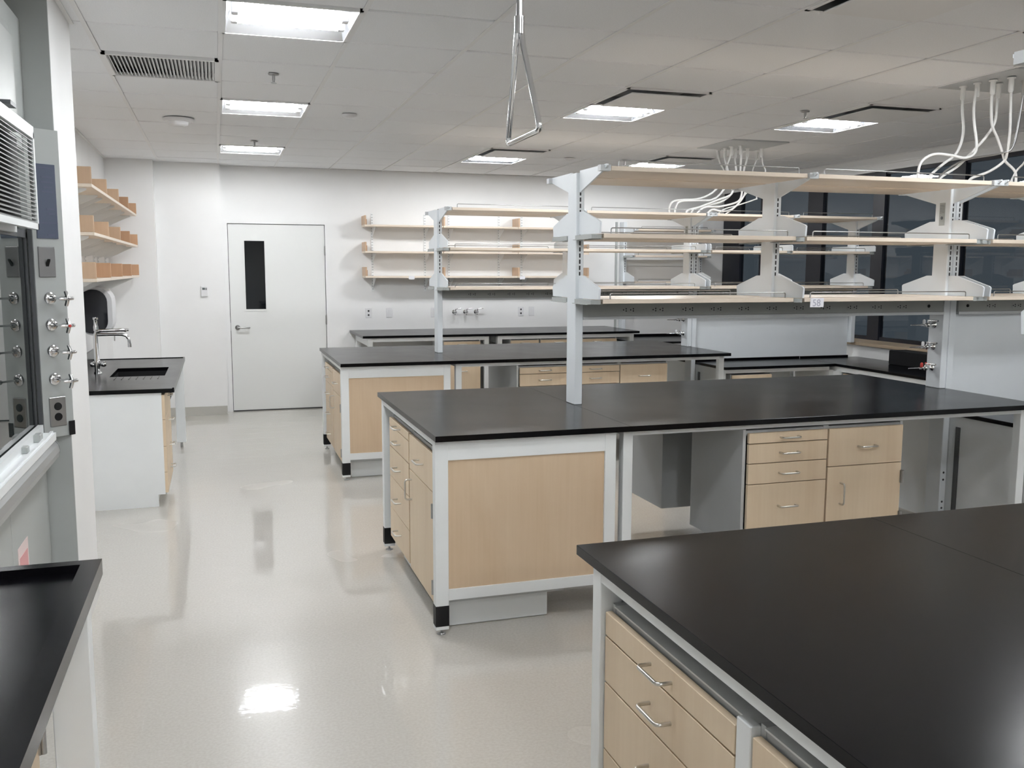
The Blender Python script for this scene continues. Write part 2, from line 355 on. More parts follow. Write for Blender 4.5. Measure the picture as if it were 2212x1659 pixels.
# ---------------------------------------------------------------- door
d = struct(B().cbox(DX0+.006, DX1-.006, YB+.012, YB+.055, .012, DZ-.006, .002).build('door_1', 'door_paint'))
# slab with a cut vision panel: rebuild as four pieces around the opening
bpy.data.objects.remove(d)
wx0, wx1, wz0, wz1 = .312, .532, 1.17, 1.943; f = B(); x0, x1, z0, z1 = DX0+.006, DX1-.006, .014, DZ-.006
f.box(x0, wx0, YB+.01, YB+.055, z0, z1).box(wx1, x1, YB+.01, YB+.055, z0, z1).box(wx0, wx1, YB+.01, YB+.055, z0, wz0).box(wx0, wx1, YB+.01, YB+.055, wz1, z1)
d = struct(f.build('door_1', 'door_paint'))
B().box(wx0-.02, wx0, YB+.003, YB+.012, wz0-.02, wz1+.02).box(wx1, wx1+.02, YB+.003, YB+.012, wz0-.02, wz1+.02).box(wx0, wx1, YB+.003, YB+.012, wz0-.02, wz0).box(wx0, wx1, YB+.003, YB+.012, wz1, wz1+.02).build('window_bead', 'door_paint', d)
B().box(wx0, wx1, YB+.028, YB+.034, wz0, wz1).build('pane', 'window_glass', d)
ln = B().lathe((.212, YB+.01, .965), [(.028, 0), (.028, -.010), (.011, -.012), (.011, -.05)], 'y', 22); ln.tube([(.212, YB-.04, .965), (.24, YB-.043, .965), (.30, YB-.043, .965), (.335, YB-.04, .963), (.342, YB-.012, .962)], .009, 10)
ln.build('lever', 'steel', d)
for z in (1.84, 1.04, .25): B().cyl((DX1-.002, YB-.006, z-.055), (DX1-.002, YB-.006, z+.055), .008, n=10).box(DX1-.012, DX1+.008, YB-.004, YB+.012, z-.05, z+.05).build('hinge', 'steel', d)
B().box(x0+.002, x1-.002, YB+.02, YB+.05, .002, .014).build('sweep', 'dark_metal', d)
B().box(DX0-.002, DX0+.006, YB+.001, YB+.01, .93, 1.02).build('strike', 'steel', d)
struct(B().box(DX0-.045, DX0, YB-.012, YB+.0, 0, DZ+.045).box(DX1, DX1+.05, YB-.012, YB, 0, DZ+.045).box(DX0, DX1, YB-.012, YB, DZ, DZ+.045).build('trim_3', 'wall'))
# corridor's darkness painted as a near-black sheet behind the vision panel
struct(B().box(-1.2, 3.0, YB+2.4, YB+2.45, -.05, 2.8).build('wall_corridor', 'mullion'))
t = thing('thermostat', 'small white thermostat with a dark display, on the wall by the door', 'thermostat', (-.13, 10.76, 1.385))
B().cbox(-.036, .036, -.022, 0, -.06, .055, .004).build('case', 'plastic_white', t)
B().box(-.022, .006, -.024, -.021, .012, .036).build('display', 'lcd', t)
B().box(.010, .026, -.024, -.021, .012, .020).box(.010, .026, -.024, -.021, .026, .034).build('button', 'dark_metal', t)

# ---------------------------------------------------------------- casework
def cabinet(name_label, loc, rz, wdt, dep, z0, z1, fronts, plinth=None, group=None, lid=False):
    """local frame: front face at y=0 looking -y, width along +x. fronts: (kind, u0, u1, zlo, zhi[, handle z])"""
    t = thing('base_cabinet', name_label, 'cabinet', (loc[0], loc[1], 0), rz, group)
    w = .018; b = B()
    b.box(0, .016, w+.004, dep, z0, z1).box(wdt-.016, wdt, w+.004, dep, z0, z1).box(.016, wdt-.016, w+.006, dep, z0, z0+.016).box(.016, wdt-.016, dep-.016, dep, z0+.016, z1).box(.016, wdt-.016, w+.03, dep-.016, z1-.02, z1-.012)
    b.box(.016, wdt-.016, w+.006, w+.026, z1-.03, z1-.006)
    b.build('body', 'gray_metal' if group != 'white' else 'white_metal', t)
    if lid:
        B().box(.017, wdt-.017, .0185, dep-.017, z1-.005, z1-.001).build('metal_top', 'white_metal', t); B().cbox(fronts[0][2]+.002, wdt+.0, .0005, .024, z0, z1+.004, .002).build('side_stile', 'white_metal', t)
    if plinth: B().cbox(plinth[0], plinth[1], plinth[2], plinth[3], .004, z0, .002).box(plinth[0]+.15, plinth[1]-.01, plinth[2]+.01, plinth[3]-.01, 0, .006).build('plinth', 'white_metal', t)
    for fr in fronts:
        k, u0, u1, zl, zh = fr[:5]
        dr = B().cbox(u0+.0015, u1-.0015, 0, w, zl+.002, zh-.002, .0012).build('drawer' if k == 'drawer' else 'door', 'maple', t)
        if k == 'drawer':
            hz = fr[5] if len(fr) > 5 else (zl+zh)/2; m0 = (u0+u1)/2
            bent((m0-.05, 0, hz), (m0+.05, 0, hz), (0, -.034, 0), r=.0046).build('handle', 'nickel', dr)
        else:
            hu = fr[5]; ha, hb = fr[6], fr[7]
            bent((hu, 0, ha), (hu, 0, hb), (0, -.034, 0), r=.0046).build('handle', 'nickel', dr)
            e = u1 if hu < (u0+u1)/2 else u0
            for hz in (zl+.05, zh-.11):
                B().box(e-.008, e+.007, -.005, w, hz, hz+.066).cyl((e+.001, -.009, hz), (e+.001, -.009, hz+.066), .0075, n=10).build('hinge', 'steel', dr)
    return t
def leg(t, x0, x1, y0, y1, z1, boot=True):
    l = B().cbox(x0, x1, y0, y1, .135 if boot else .035, z1, .002).build('leg', 'white_metal', t)
    cx, cy = (x0+x1)/2, (y0+y1)/2
    if boot:
        B().cbox(x0-.001, x1+.001, y0-.001, y1+.001, .042, .137, .001).build('boot', 'black', l)
        B().cbox(x0, x1, y0, y1, .026, .043, .001).build('end_cap', 'white_metal', l)
    B().lathe((cx, cy, 0), [(.020, 0), (.020, .004), (.010, .009), (.005, .010), (.005, .034)], n=14).build('levelling_foot', 'steel', l)
    return l
def worktop(x0, x1, y0, y1, z1, label, th=.026, group=None):
    return tag(B().cbox(x0+.0002, x1-.0002, y0, y1, z1-th, z1, .0009).build('worktop', 'epoxy', off=(x0, y0, z1-th)), label, 'worktop', group)
ZT = .914; ZF = .888     # bench top, and underside where the frames end
M_LEFT = lambda y1: None
def end_section(dy, bn, shift=0):
    Y0, Y1 = 3.87+dy, 5.24+dy+shift
    t = thing('lab_table', 'white steel frame with maple end panel, aisle end of the %s island bench' % bn, 'table frame', (1.31, Y0, 0))
    O = lambda b, n, m, **k: b.build(n, m, t, off=(1.31, Y0, 0), **k)
    class P: pass
    # legs are built in world coordinates, then shifted into the frame's own space
    def lg(x0, x1, y0, y1): leg(t, x0-1.31, x1-1.31, y0-Y0, y1-Y0, ZF-.001)
    lg(.881, .941, Y0, Y0+.05); lg(1.688, 1.743, Y0, Y0+.05); lg(.881, .941, Y1-.05, Y1); lg(1.688, 1.743, Y1-.05, Y1)
    O(B().box(.941, 1.688, Y0+.001, Y0+.04, .797, ZF-.002), 'rail', 'white_metal'); O(B().box(.941, 1.688, Y0+.001, Y0+.04, .160, .209), 'rail', 'white_metal')
    O(B().box(.941, 1.688, Y1-.04, Y1-.001, .797, ZF-.002), 'rail', 'white_metal'); O(B().box(.941, 1.688, Y1-.04, Y1-.001, .160, .209), 'rail', 'white_metal')
    O(B().box(.882, .912, Y0+.05, Y1-.05, .861, ZF-.001), 'rail', 'white_metal'); O(B().box(1.70, 1.742, Y0+.05, Y1-.05, .861, ZF-.001), 'rail', 'white_metal')
    O(B().box(.941, 1.688, Y0+.012, Y0+.030, .209, .797), 'end_panel', 'maple_panel', label='maple veneer end panel facing the camera'); O(B().box(.941, 1.688, Y1-.030, Y1-.012, .209, .797), 'end_panel', 'maple_panel')
    return t
def second_frame(dy, bn, shift=0, x1=4.213):
    Y0, Y1 = 3.90+dy, 5.24+dy+shift
    t = thing('lab_table', 'long open white steel table frame over the knee space of the %s island bench' % bn, 'table frame', (3.0, Y0, 0))
    def lg(a, b, c, d): leg(t, a-3.0, b-3.0, c-Y0, d-Y0, ZF-.001)
    lg(1.793, 1.842, Y0, Y0+.05); lg(x1-.05, x1, Y0, Y0+.05); lg(1.793, 1.842, Y1-.05, Y1); lg(x1-.05, x1, Y1-.05, Y1)
    for y in (Y0+.002, Y1-.032): B().box(1.842, x1-.05, y, y+.03, .856, ZF-.001).build('rail', 'white_metal', t, off=(3.0, Y0, 0))
    for x in (1.798, x1-.045): B().box(x, x+.04, Y0+.05, Y1-.05, .856, ZF-.001).build('rail', 'white_metal', t, off=(3.0, Y0, 0))
    return t
# --- middle bench, far bench, near bench share one layout, 3.2 m apart
def bracket_profile(kind, s):
    # (dy, dz) outline for one side; s=-1 towards the camera, +1 away. relative to post centre and shelf top
    if kind == 'top':   # deep arm under the top shelf
        return [(s*.06, -.105), (s*.395, -.012), (s*.41, -.002), (s*.41, .006), (s*.06, .006)]
    if kind == 'tall':
        return [(s*.06, 0), (s*.33, 0), (s*.335, .052), (s*.325, .060), (s*.12, .118), (s*.06, .118)]
    return [(s*.06, 0), (s*.33, 0), (s*.33, .045), (s*.315, .055), (s*.06, .055)]
LV = (2.132, 1.810, 1.481)
def upright(x, yc, zb, label, kinds=('top', 'tall', 'tall'), wdt=.047, twin=False, sides=(-1, 1), ztop=2.128, group=None, tray=True):
    t = thing('rack_upright', label, 'rack post', (x, yc, zb), 0, group)
    cs = (-.0235, .0245) if twin else (0,)
    for c in cs:
        B().cbox(c-.0225, c+.0225, -.06, .06, -zb if c > 0 else 0, ztop-zb, .003).build('post', 'post_metal', t)
    if twin:
        for z in (.34, .385, .20, .16): B().lathe((.0245, -.0598, z-zb), [(.007, 0), (.007, -.0015)], 'y', 12).build('bolt_hole', 'slot', t)
    sl = B(); z = max(1.5, zb+.03)
    while z < 2.06:
        for s in sides:
            for c in cs: sl.box(c-.004, c+.004, s*.0598, s*.0612, z-zb, z+.022-zb)
        z += .032
    sl.build('slot_column', 'slot', t, kind='stuff')
    for lv, k in zip(LV, kinds):
        if k is None: continue
        for s in sides:
            p = [(a, c+lv-zb) for a, c in bracket_profile(k, s)]
            for c in cs: b = B().prism(p, c-.005, c+.005, 'x').build('bracket', 'post_metal', t)
            e = .024 if twin else 0
            th = .022
            if tray and k != 'top':
                B().box(-.027-e, .027+e, s*.06, s*.285, lv-zb-th-.003, lv-zb-.004).box(-.040-e, -.027-e, s*.06, s*.27, lv-zb-th-.006, lv-zb-th-.003).box(.027+e, .040+e, s*.06, s*.27, lv-zb-th-.006, lv-zb-th-.003).build('shelf_tray', 'raceway', b)
            elif tray:
                B().box(-.027-e, .027+e, s*.35, s*.385, lv-zb-th-.003, lv-zb+.004).build('shelf_tray', 'gray_metal', b)
    return t
def shelf(x0, x1, y0, y1, zt, front, label, rail=True, group=None, m='maple_shelf'):
    t = thing('shelf', label, 'shelf', ((x0+x1)/2, (y0+y1)/2, zt-.022), 0, group); hx = (x1-x0)/2; hy = (y1-y0)/2
    B().cbox(-hx, hx, -hy, hy, 0, .022, .0015).build('board', m, t)
    if rail:
        y = front*(hy-.014)
        bent((-hx+.045, y, .021), (hx-.045, y, .021), (0, 0, .030), r=.0032, c=.010, n=6).build('guard_rail', 'steel', t)
    return t
LN = {0: 'top', 1: 'middle', 2: 'bottom'}
def rack(dy, bn, posts, kinds2, ends=None):
    yc = 4.60+dy-(.015 if bn == 'near' else 0)
    for x, full, nm in posts:
        k = ('top', kinds2.get(x, 'tall'), 'tall')
        upright(x, yc, ZT if full else 1.45, 'white rack post, %s, %s bench' % (nm, bn), k, group='rack posts', twin=(4.2 < x < 4.3))
    xs = [p[0] for p in posts]
    bays = list(zip(xs[:-1], xs[1:]))
    bayn = ['aisle-end', 'second', 'third', 'window-end'] if len(bays) > 1 else ['aisle-end']
    for k, (a, b) in enumerate(bays):
        a, b = a+(.024 if 4.2 < a < 4.3 else 0), b-(.024 if 4.2 < b < 4.3 else 0)
        for lv in range(3):
            zt = LV[lv]; d = .375 if lv == 0 else .295
            shelf(a+.034, b-.034, yc-d, yc-.014, zt, -1, '%s maple shelf facing the camera, %s bay of the %s bench rack' % (LN[lv], bayn[k], bn), group='rack shelves of the %s bench' % bn)
            shelf(a+.034, b-.034, yc+.014, yc+d, zt, 1, '%s maple shelf on the rear side, %s bay of the %s bench rack' % (LN[lv], bayn[k], bn), group='rack shelves of the %s bench' % bn)
def outlet_mesh(): pass
OUT = {}
def raceway(x0, x1, yc, xs, label, dots=()):
    t = thing('power_raceway', label, 'power strip', (x0, yc, 1.366))
    B().cbox(0, x1-x0, -.058, .058, .016, .085, .002).build('housing', 'raceway', t)
    B().box(0, x1-x0, -.066, .066, 0, .016).build('lip', 'gray_metal', t)
    for s in (-1, 1):
        for x in xs:
            if s not in OUT:
                b = B().use(0)
                for c in (-.021, .021): b.lathe((c, s*.0575, 0), [(.0185, 0), (.0185, s*.0022)], 'y', 16)
                b.use(1)
                for c in (-.021, .021):
                    for q in ((-.006, .006), (.006, .006), (0, -.007)): b.box(c+q[1]*1.2-.0032, c+q[1]*1.2+.0032, s*.0590, s*.0602, q[0]-.0036, q[0]+.0036)
                o = b.build('outlet', ['raceway', 'slot'], t); OUT[s] = o
            else:
                o = OUT[s].copy(); COL.objects.link(o); o.parent = t
            o.location = (x-x0, 0, .050)
    for x in dots: B().lathe((x-x0, -.0575, .052), [(.010, 0), (.009, -.004)], 'y', 12).build('breaker_button', 'black', t)
def gas_valve(x, y, z, label, col):
    # nozzle points towards -x, lever reaches towards -y
    t = thing('bench_gas_valve', label, 'gas tap', (x, y, z), 0, 'bench gas taps')
    B().lathe((0,0,0), [(.022, 0), (.022, -.006), (.012, -.010), (.011, -.035)], 'x', 16).build('flange', 'chrome', t)
    b = B().lathe((-.045,0,0), [(.008, .012), (.016, .006), (.017, -.004), (.010, -.012)], 'x', 16)
    b.lathe((-.06,0,0), [(.010, 0), (.011, -.014), (.006, -.02), (.008, -.024), (.006, -.03), (.008, -.034), (.005, -.045), (.003, -.115)], 'x', 12); b.build('nozzle', 'chrome', t)
    l = B().cyl((-.045, 0, .006), (-.045, 0, .028), .007).tube([(-.045, 0, .024), (-.045, -.02, .026), (-.045, -.078, .027)], .0065, 8).build('lever', 'chrome', t)
    B().lathe((-.045, 0, .028), [(.008, 0), (.007, .005)], n=12).build('index_button', col, l)
    B().lathe((-.078, 0, .006), [(.007, 0), (.009, .006), (.009, .022), (.004, .028)], n=12).build('valve_cap', 'plastic_white' if col != 'red' else 'red', t)

ROXS = [2.103, 2.278, 2.459, 2.634, 2.809, 2.989, 3.167, 3.347, 3.532, 3.704, 3.883]
def island(dy, bn, kind):
    sh = .045 if kind == 'near' else 0
    Yf, Yb = 3.83+dy, 5.34+dy+sh
    worktop(.875, 1.797, Yf, Yb, ZT, 'black resin worktop slab at the aisle end of the %s island bench' % bn)
    worktop(1.797, 4.24, Yf, Yb, ZT, 'long black resin worktop slab of the %s island bench, beyond the seam' % bn)
    end_section(dy, bn, sh); second_frame(dy, bn, sh)
    # aisle-end cabinets facing the aisle (-x): local u runs towards -y
    if kind != 'near':
        D = [('drawer', .004, .541, z, zz) for z, zz in ((.775, .815), (.654, .775), (.484, .654), (.306, .484), (.132, .306))]
        D[0] = ('drawer', .004, .541, .775, .815, .782)
        # top drawer is shallow and set with its pull near the lower edge
        cabinet('five-drawer maple cabinet facing the aisle under the %s bench' % bn, (.892, 5.055+dy), -PI/2, .545, .62, .13, .83,
                [('drawer', .004, .541, .770, .815), ('drawer', .004, .541, .654, .770), ('drawer', .004, .541, .484, .654), ('drawer', .004, .541, .306, .484), ('drawer', .004, .541, .132, .306)], (.02, .52, .07, .55))
        cabinet('maple drawer-over-door cabinet facing the aisle under the %s bench' % bn, (.892, 4.495+dy), -PI/2, .57, .62, .13, .83,
                [('drawer', .004, .560, .635, .813), ('door', .004, .560, .122, .635, .055, .49, .59)], (.02, .53, .07, .55))
    else:
        cabinet('maple drawer cabinet facing the aisle under the near bench, by the corner leg', (.892, 2.033), -PI/2, .66, .62, .13, .805,
                [('drawer', .004, .610, .727, .790), ('drawer', .004, .610, .607, .727), ('drawer', .004, .610, .430, .607), ('drawer', .004, .610, .28, .430), ('drawer', .004, .610, .132, .28)], (.02, .6, .07, .55), lid=True)
        cabinet('second maple cabinet facing the aisle under the near bench, past the white stile', (.892, 1.372), -PI/2, .62, .62, .13, .815,
                [('drawer', .006, .61, .60, .797), ('door', .006, .61, .132, .60, .06, .45, .55)], (.02, .6, .07, .55), lid=True)
    # cabinets facing the camera under the long slab
    if kind == 'far':
        X = [(2.305, 2.760), (2.760, 3.213), (3.213, 3.668)]
    else:
        X = [(2.437, 2.915), (2.915, 3.385)]
    F = {2: 0}
    for k, (a, b) in enumerate(X):
        if k < len(X)-1:
            fr = [('drawer', .02 if k == 0 else .004, b-a-.003, z, zz) for z, zz in ((.782, .838), (.682, .782), (.578, .682))]+[('drawer', .02 if k == 0 else .004, b-a-.003, .262, .578, .462)]
            lab = 'four-drawer maple cabinet facing the camera under the %s bench, %s' % (bn, 'beside the knee space' if k == 0 else 'in the middle')
        else:
            fr = [('drawer', .004, b-a-.012, .640, .838), ('door', .004, b-a-.012, .262, .640, .085, .445, .553)]
            lab = 'maple cabinet with a drawer over a door, facing the camera under the %s bench' % bn
        cabinet(lab, (a, 3.885+dy), 0, b-a, .53, .24, .852, fr)
    # matching cabinets on the rear side: only their grey backs and sides show
    for k, (a, b) in enumerate(((2.44, 2.93), (2.93, 3.42))):
        cabinet('grey-backed cabinet on the rear side under the %s bench, %s' % (bn, ('nearer the aisle', 'farther from the aisle')[k]), (b, 5.215+dy+sh), PI, b-a, .45, .24, .852,
                [('drawer', .004, b-a-.004, .64, .838), ('drawer', .004, b-a-.004, .262, .64)])
    posts = [(1.818, True, 'first and full height, standing'), (3.003, False, 'second and hanging above the raceway'), (4.238, True, 'third, carrying the gas taps, standing')]
    if kind == 'far':
        posts += [(5.12, False, 'fourth, above the lowered desk'), (6.04, True, 'last, beside the windows')]
    elif kind == 'middle':
        posts += [(5.12, False, 'fourth, above the lowered desk'), (6.04, True, 'last, beside the windows')]
    rack(dy, bn, posts, {4.238: 'short', 5.12: 'short', 6.04: 'short'} if kind == 'far' else {})
    raceway(1.842, 4.19, 4.60+dy, ROXS, 'grey power raceway with round outlets under the bottom shelves of the %s bench' % bn, dots=(4.079,))
    if kind != 'near':
        for z, c, nm in ((1.30, 'raceway', 'uppermost'), (1.165, 'raceway', 'middle'), (1.035, 'red' if kind == 'middle' else 'raceway', 'lowest')):
            gas_valve(4.190, 4.60+dy+.01, z, '%s chrome gas tap on the %s bench rack post%s' % (nm, bn, ', red-capped' if c == 'red' else ''), c)
        # lowered desk beyond the bench, with spine panel
        raceway(4.30, 6.01, 4.60+dy, [4.55+.2*k for k in range(7)], 'grey power raceway above the lowered desk behind the %s bench' % bn, dots=(4.37,))
        tag(B().box(4.290, 6.012, 4.587+dy, 4.613+dy, .775, 1.364).build('spine_panel', 'post_metal', off=(5.1, 4.6+dy, .78)), 'pale steel divider panel standing on the lowered desk beyond the %s bench' % bn, 'divider')
        for s, nm in ((-1, 'front'), (1, 'rear')):
            y0, y1 = (4.0, 4.584) if s < 0 else (4.616, 5.2)
            if kind == 'middle' and s > 0: pass
            t = thing('writing_desk', 'lowered black-topped writing desk, %s side, beyond the %s bench' % (nm, bn), 'desk', (4.8, (y0+y1)/2+dy, 0)); of = (4.8, (y0+y1)/2+dy, 0)
            B().cbox(4.288, 5.448, y0+dy, y1+dy, .745, .770, .003).build('desk_surface', 'epoxy', t, off=of)
            B().box(4.291, 4.312, y0+.03+dy, y1-.02+dy, .06, .744).build('side_panel', 'white_metal', t, off=of)
            if s < 0: B().box(4.286, 4.291, (y1-.13 if s < 0 else y0+.09)+dy, (y1-.095 if s < 0 else y0+.125)+dy, .15, .68).build('cable_slot', 'dark_metal', t, off=of)
            B().box(4.312, 5.40, (y0+.03 if s < 0 else y1-.06)+dy, (y0+.06 if s < 0 else y1-.03)+dy, .71, .744).build('rail', 'white_metal', t, off=of)
            B().box(5.40, 5.445, (y0+.03)+dy, (y1-.02)+dy, .02, .71).build('side_panel', 'white_metal', t, off=of)
            B().box(4.288, 5.448, (y1-.02 if s < 0 else y0)+dy, (y1 if s < 0 else y0+.02)+dy, .770, .79).build('back_lip', 'epoxy', t, off=of)
            if s < 0:
                cabinet('low maple drawer cabinet under the desk beyond the %s bench' % bn, (4.36, y0+.01+dy), 0, .42, .5, .08, .70, [('drawer', .004, .416, .60, .695), ('drawer', .004, .416, .35, .60), ('drawer', .004, .416, .09, .35)])
island(0, 'middle', 'middle')
island(3.2, 'far', 'far')
island(-3.2, 'near', 'near')

# window-side counter with a black case on it
t = thing('window_counter', 'low black counter running along under the windows', 'counter', (5.77, 6.9, 0))
of = (5.77, 6.9, 0)
B().cbox(5.452, 6.118, 5.25, 7.766, .745, .770, .003).build('counter_surface', 'epoxy', t, off=of)
B().box(5.47, 5.50, 5.27, 7.75, .70, .744).build('apron', 'white_metal', t, off=of); B().box(5.452, 6.0, 7.746, 7.766, .770, .79).build('back_lip', 'epoxy', t, off=of)
for y in (5.3, 7.18): B().box(5.50, 6.10, y, y+.03, .01, .744).build('side_panel', 'white_metal', t, off=of)
cabinet('maple cabinet under the low window counter', (5.49, 7.15), -PI/2, .5, .55, .08, .69, [('drawer', .004, .496, .55, .685), ('drawer', .004, .496, .09, .55)])
tag(B().cbox(5.90, 6.10, 6.25, 7.04, .771, .90, .004).build('equipment_case', 'black', off=(6.0, 6.6, .771)), 'plain black box standing on the window counter behind the gas taps', 'box')
tag(B().cbox(3.98, 4.10, 5.0, 5.2, .001, .20, .01).build('cardboard_box', 'cardboard', off=(4.04, 5.1, 0)), 'small brown box on the floor under the middle bench', 'box')

# ---------------------------------------------------------------- back-wall counter
YW = YB-.002
worktop(1.475, 4.735, 9.90, YW, ZT, 'black resin worktop along the back wall under the wall shelves')
for x0, x1, nm in ((1.535, 2.894, 'nearer the door'), (2.996, 4.674, 'farther from the door')):
    t = thing('lab_table', 'white steel frame under the back-wall worktop, %s' % nm, 'table frame', ((x0+x1)/2, 9.95, 0)); of = ((x0+x1)/2, 9.95, 0)
    for a in (x0, x1-.052):
        for y in (9.93, 10.83): leg(t, a-of[0], a+.052-of[0], y-of[1], y+.05-of[1], ZF-.001)
    for y in (9.932, 10.84): B().box(x0+.052, x1-.052, y, y+.03, .846, ZF-.001).build('rail', 'white_metal', t, off=of)
    for a in (x0+.005, x1-.045): B().box(a, a+.04, 9.98, 10.83, .80, ZF-.001).build('rail', 'white_metal', t, off=of)
for a, b, nm in ((2.37, 2.80, 'beside the joint between the frames'), (3.147, 3.495, 'just past the frame joint'), (3.505, 3.95, 'in the middle of the far frame'), (3.955, 4.462, 'at the far end')):
    cabinet('maple drawer cabinet under the back-wall worktop, %s' % nm, (a, 9.935), 0, b-a, .55, .13, .842, [('drawer', .004, b-a-.004, .77, .832), ('drawer', .004, b-a-.004, .60, .77), ('drawer', .004, b-a-.004, .13, .60, .5)], (.02, b-a-.02, .07, .5))
# low corner desk
t = thing('corner_desk', 'low black-topped desk in the corner beyond the back-wall worktop', 'desk', (5.4, 10.5, 0)); of = (5.4, 10.5, 0)
B().cbox(4.76, 6.10, 10.02, YW, .745, .770, .003).build('desk_surface', 'epoxy', t, off=of)
B().box(4.76, 6.10, 10.92, YW, .770, .80).build('back_lip', 'epoxy', t, off=of)
for x in (4.80, 6.0): B().box(x, x+.03, 10.06, 10.90, .01, .744).build('side_panel', 'white_metal', t, off=of)
B().box(4.83, 6.0, 10.05, 10.08, .70, .744).build('apron', 'white_metal', t, off=of)

# wall shelves on the back wall: three bays x three levels on slotted standards
def standard(x, y, z0, z1, face, label, group=None):
    # face (nx, ny): direction it looks
    t = thing('shelf_standard', label, 'shelf rail', (x, y, z0), 0, group)
    if face == 'y':
        B().box(-.0125, .0125, -.012, 0, 0, z1-z0).build('rail', 'white_metal', t); s = B(); z = .02
        while z < z1-z0-.02: s.box(-.007, -.003, -.0128, -.0118, z, z+.013).box(.003, .007, -.0128, -.0118, z, z+.013); z += .032
    else:
        B().box(0, .012, -.0125, .0125, 0, z1-z0).build('rail', 'white_metal', t); s = B(); z = .02
        while z < z1-z0-.02: s.box(.0118, .0128, -.007, -.003, z, z+.013).box(.0118, .0128, .003, .007, z, z+.013); z += .032
    s.build('slot_column', 'track_slot', t, kind='stuff')
bays = [(1.632, 2.552), (2.556, 3.474), (3.478, 4.398)]
bn_ = ['nearest the door', 'in the centre', 'farthest from the door']
for k, (a, b) in enumerate(bays):
    for x, q in ((a+.125, 'nearer the door'), (b-.165, 'farther from the door')): standard(x, YB, 1.37, 2.275, 'y', 'back-wall shelf rail, %s, of the bay %s' % (q, bn_[k]), 'slotted rails on the back wall')
    for lv, zt in enumerate((2.135, 1.835, 1.550)):
        t = thing('wall_shelf', '%s maple wall shelf on the back wall, %s' % (LN[lv], bn_[k]), 'shelf', ((a+b)/2, YB-.13, zt-.022), 0, 'maple shelves on the back wall'); h = (b-a)/2-.001
        B().cbox(-h, h, -.14, .105, 0, .022, .0015).build('board', 'maple_shelf', t)
        ends = [-h] if k < 2 else [-h, h-.018]
        for e in ends:
            B().cbox(e, e+.018, -.14, .11, .0225, .125, .0015).build('end_block', 'maple_block', t)
            B().cbox(e+.0185, e+.05, .02, .108, .0225, .09, .0015).build('stop_block', 'maple_block_dark', t)
        for x in (-h+.125, h-.165):
            B().prism([(.115, 0), (-.10, 0), (-.10, -.012), (.075, -.10), (.115, -.115)], x-.002, x+.002, 'x').build('bracket', 'white_metal', t)
def label_card(x, y, z, text, lab):
    t = thing('label_card', lab, 'label', (x, y, z), 0)
    B().box(-.034, .034, -.001, 0, -.038, .002).build('card', 'paper', t)
    return t
label_card(2.17, YB-.271, 1.548, '', 'small white label hanging on the bottom wall shelf nearest the door')
label_card(3.53, YB-.271, 1.548, '', 'small white label hanging on the bottom wall shelf, farthest bay')
# the printed card on the middle bench rack
t = thing('label_card', 'white paper label reading 58 on the bottom shelf edge of the middle rack', 'label', (3.115, 4.304, 1.476))
B().box(-.042, .044, -.001, 0, -.046, .004).build('card', 'paper', t)
cu = bpy.data.curves.new('numeral', 'FONT'); cu.body = '58'; cu.size = .053; cu.align_x = 'CENTER'; cu.extrude = .0002
no = bpy.data.objects.new('numeral', cu); COL.objects.link(no); no.rotation_euler = (PI/2, 0, 0); no.location = (-.002, -.0014, -.040); no.parent = t; cu.materials.append(MATS['ink'])
bpy.context.view_layer.update()
me = bpy.data.meshes.new_from_object(no.evaluated_get(bpy.context.evaluated_depsgraph_get())); n2 = bpy.data.objects.new('numeral', me); COL.objects.link(n2)
n2.rotation_euler = no.rotation_euler; n2.location = no.location; n2.parent = t; bpy.data.objects.remove(no); n2.name = 'numeral'
# wall outlets and taps above the back counter
def wall_outlet(x, z, label, dark=True, group='white wall outlets above the back worktop'):
    t = thing('wall_outlet', label, 'outlet', (x, YB, z), 0, group)
    B().cbox(-.036, .036, -.006, 0, -.057, .057, .002).build('cover_plate', 'plastic_white', t)
    for q in (-.024, .024): B().box(-.016, .016, -.009, -.006, q-.014, q+.014).build('socket', 'slot' if dark else 'plastic_white', t) if not dark else B().box(-.009, .009, -.009, -.006, q-.010, q+.010).build('socket', 'slot', t)
for x, dk, l in ((1.702, True, 'wall outlet with dark sockets, closest to the door'), (1.95, False, 'all-white wall outlet, second from the door'), (2.492, False, 'wall outlet partly behind the far rack post'), (3.60, True, 'wall outlet with dark sockets beyond the three wall taps'), (3.74, False, 'all-white wall outlet beyond the three wall taps')): wall_outlet(x, 1.113, l, dk)
for x, l in ((2.745, 'wall-mounted chrome tap nearest the door of three'), (2.885, 'middle wall-mounted chrome tap of three'), (3.02, 'wall-mounted chrome tap farthest from the door of three')):
    t = thing('wall_tap', l, 'tap', (x, YB, 1.115), 0, 'chrome wall taps')
    B().lathe((0,0,0), [(.028, 0), (.026, -.008), (.012, -.012), (.012, -.05)], 'y', 16).build('flange', 'chrome', t)
    B().lathe((0,-.055,0), [(.014, .015), (.02, .004), (.018, -.012), (.008, -.018)], 'y', 14).cyl((0, -.06, -.005), (-.012, -.10, -.03), .008, .005, n=10).build('nozzle', 'chrome', t)
    B().cyl((0, -.055, .01), (.006, -.06, .036), .007, n=10).tube([(.006, -.06, .034), (.03, -.065, .04), (.075, -.07, .042)], .0055, 8).build('lever', 'chrome', t)
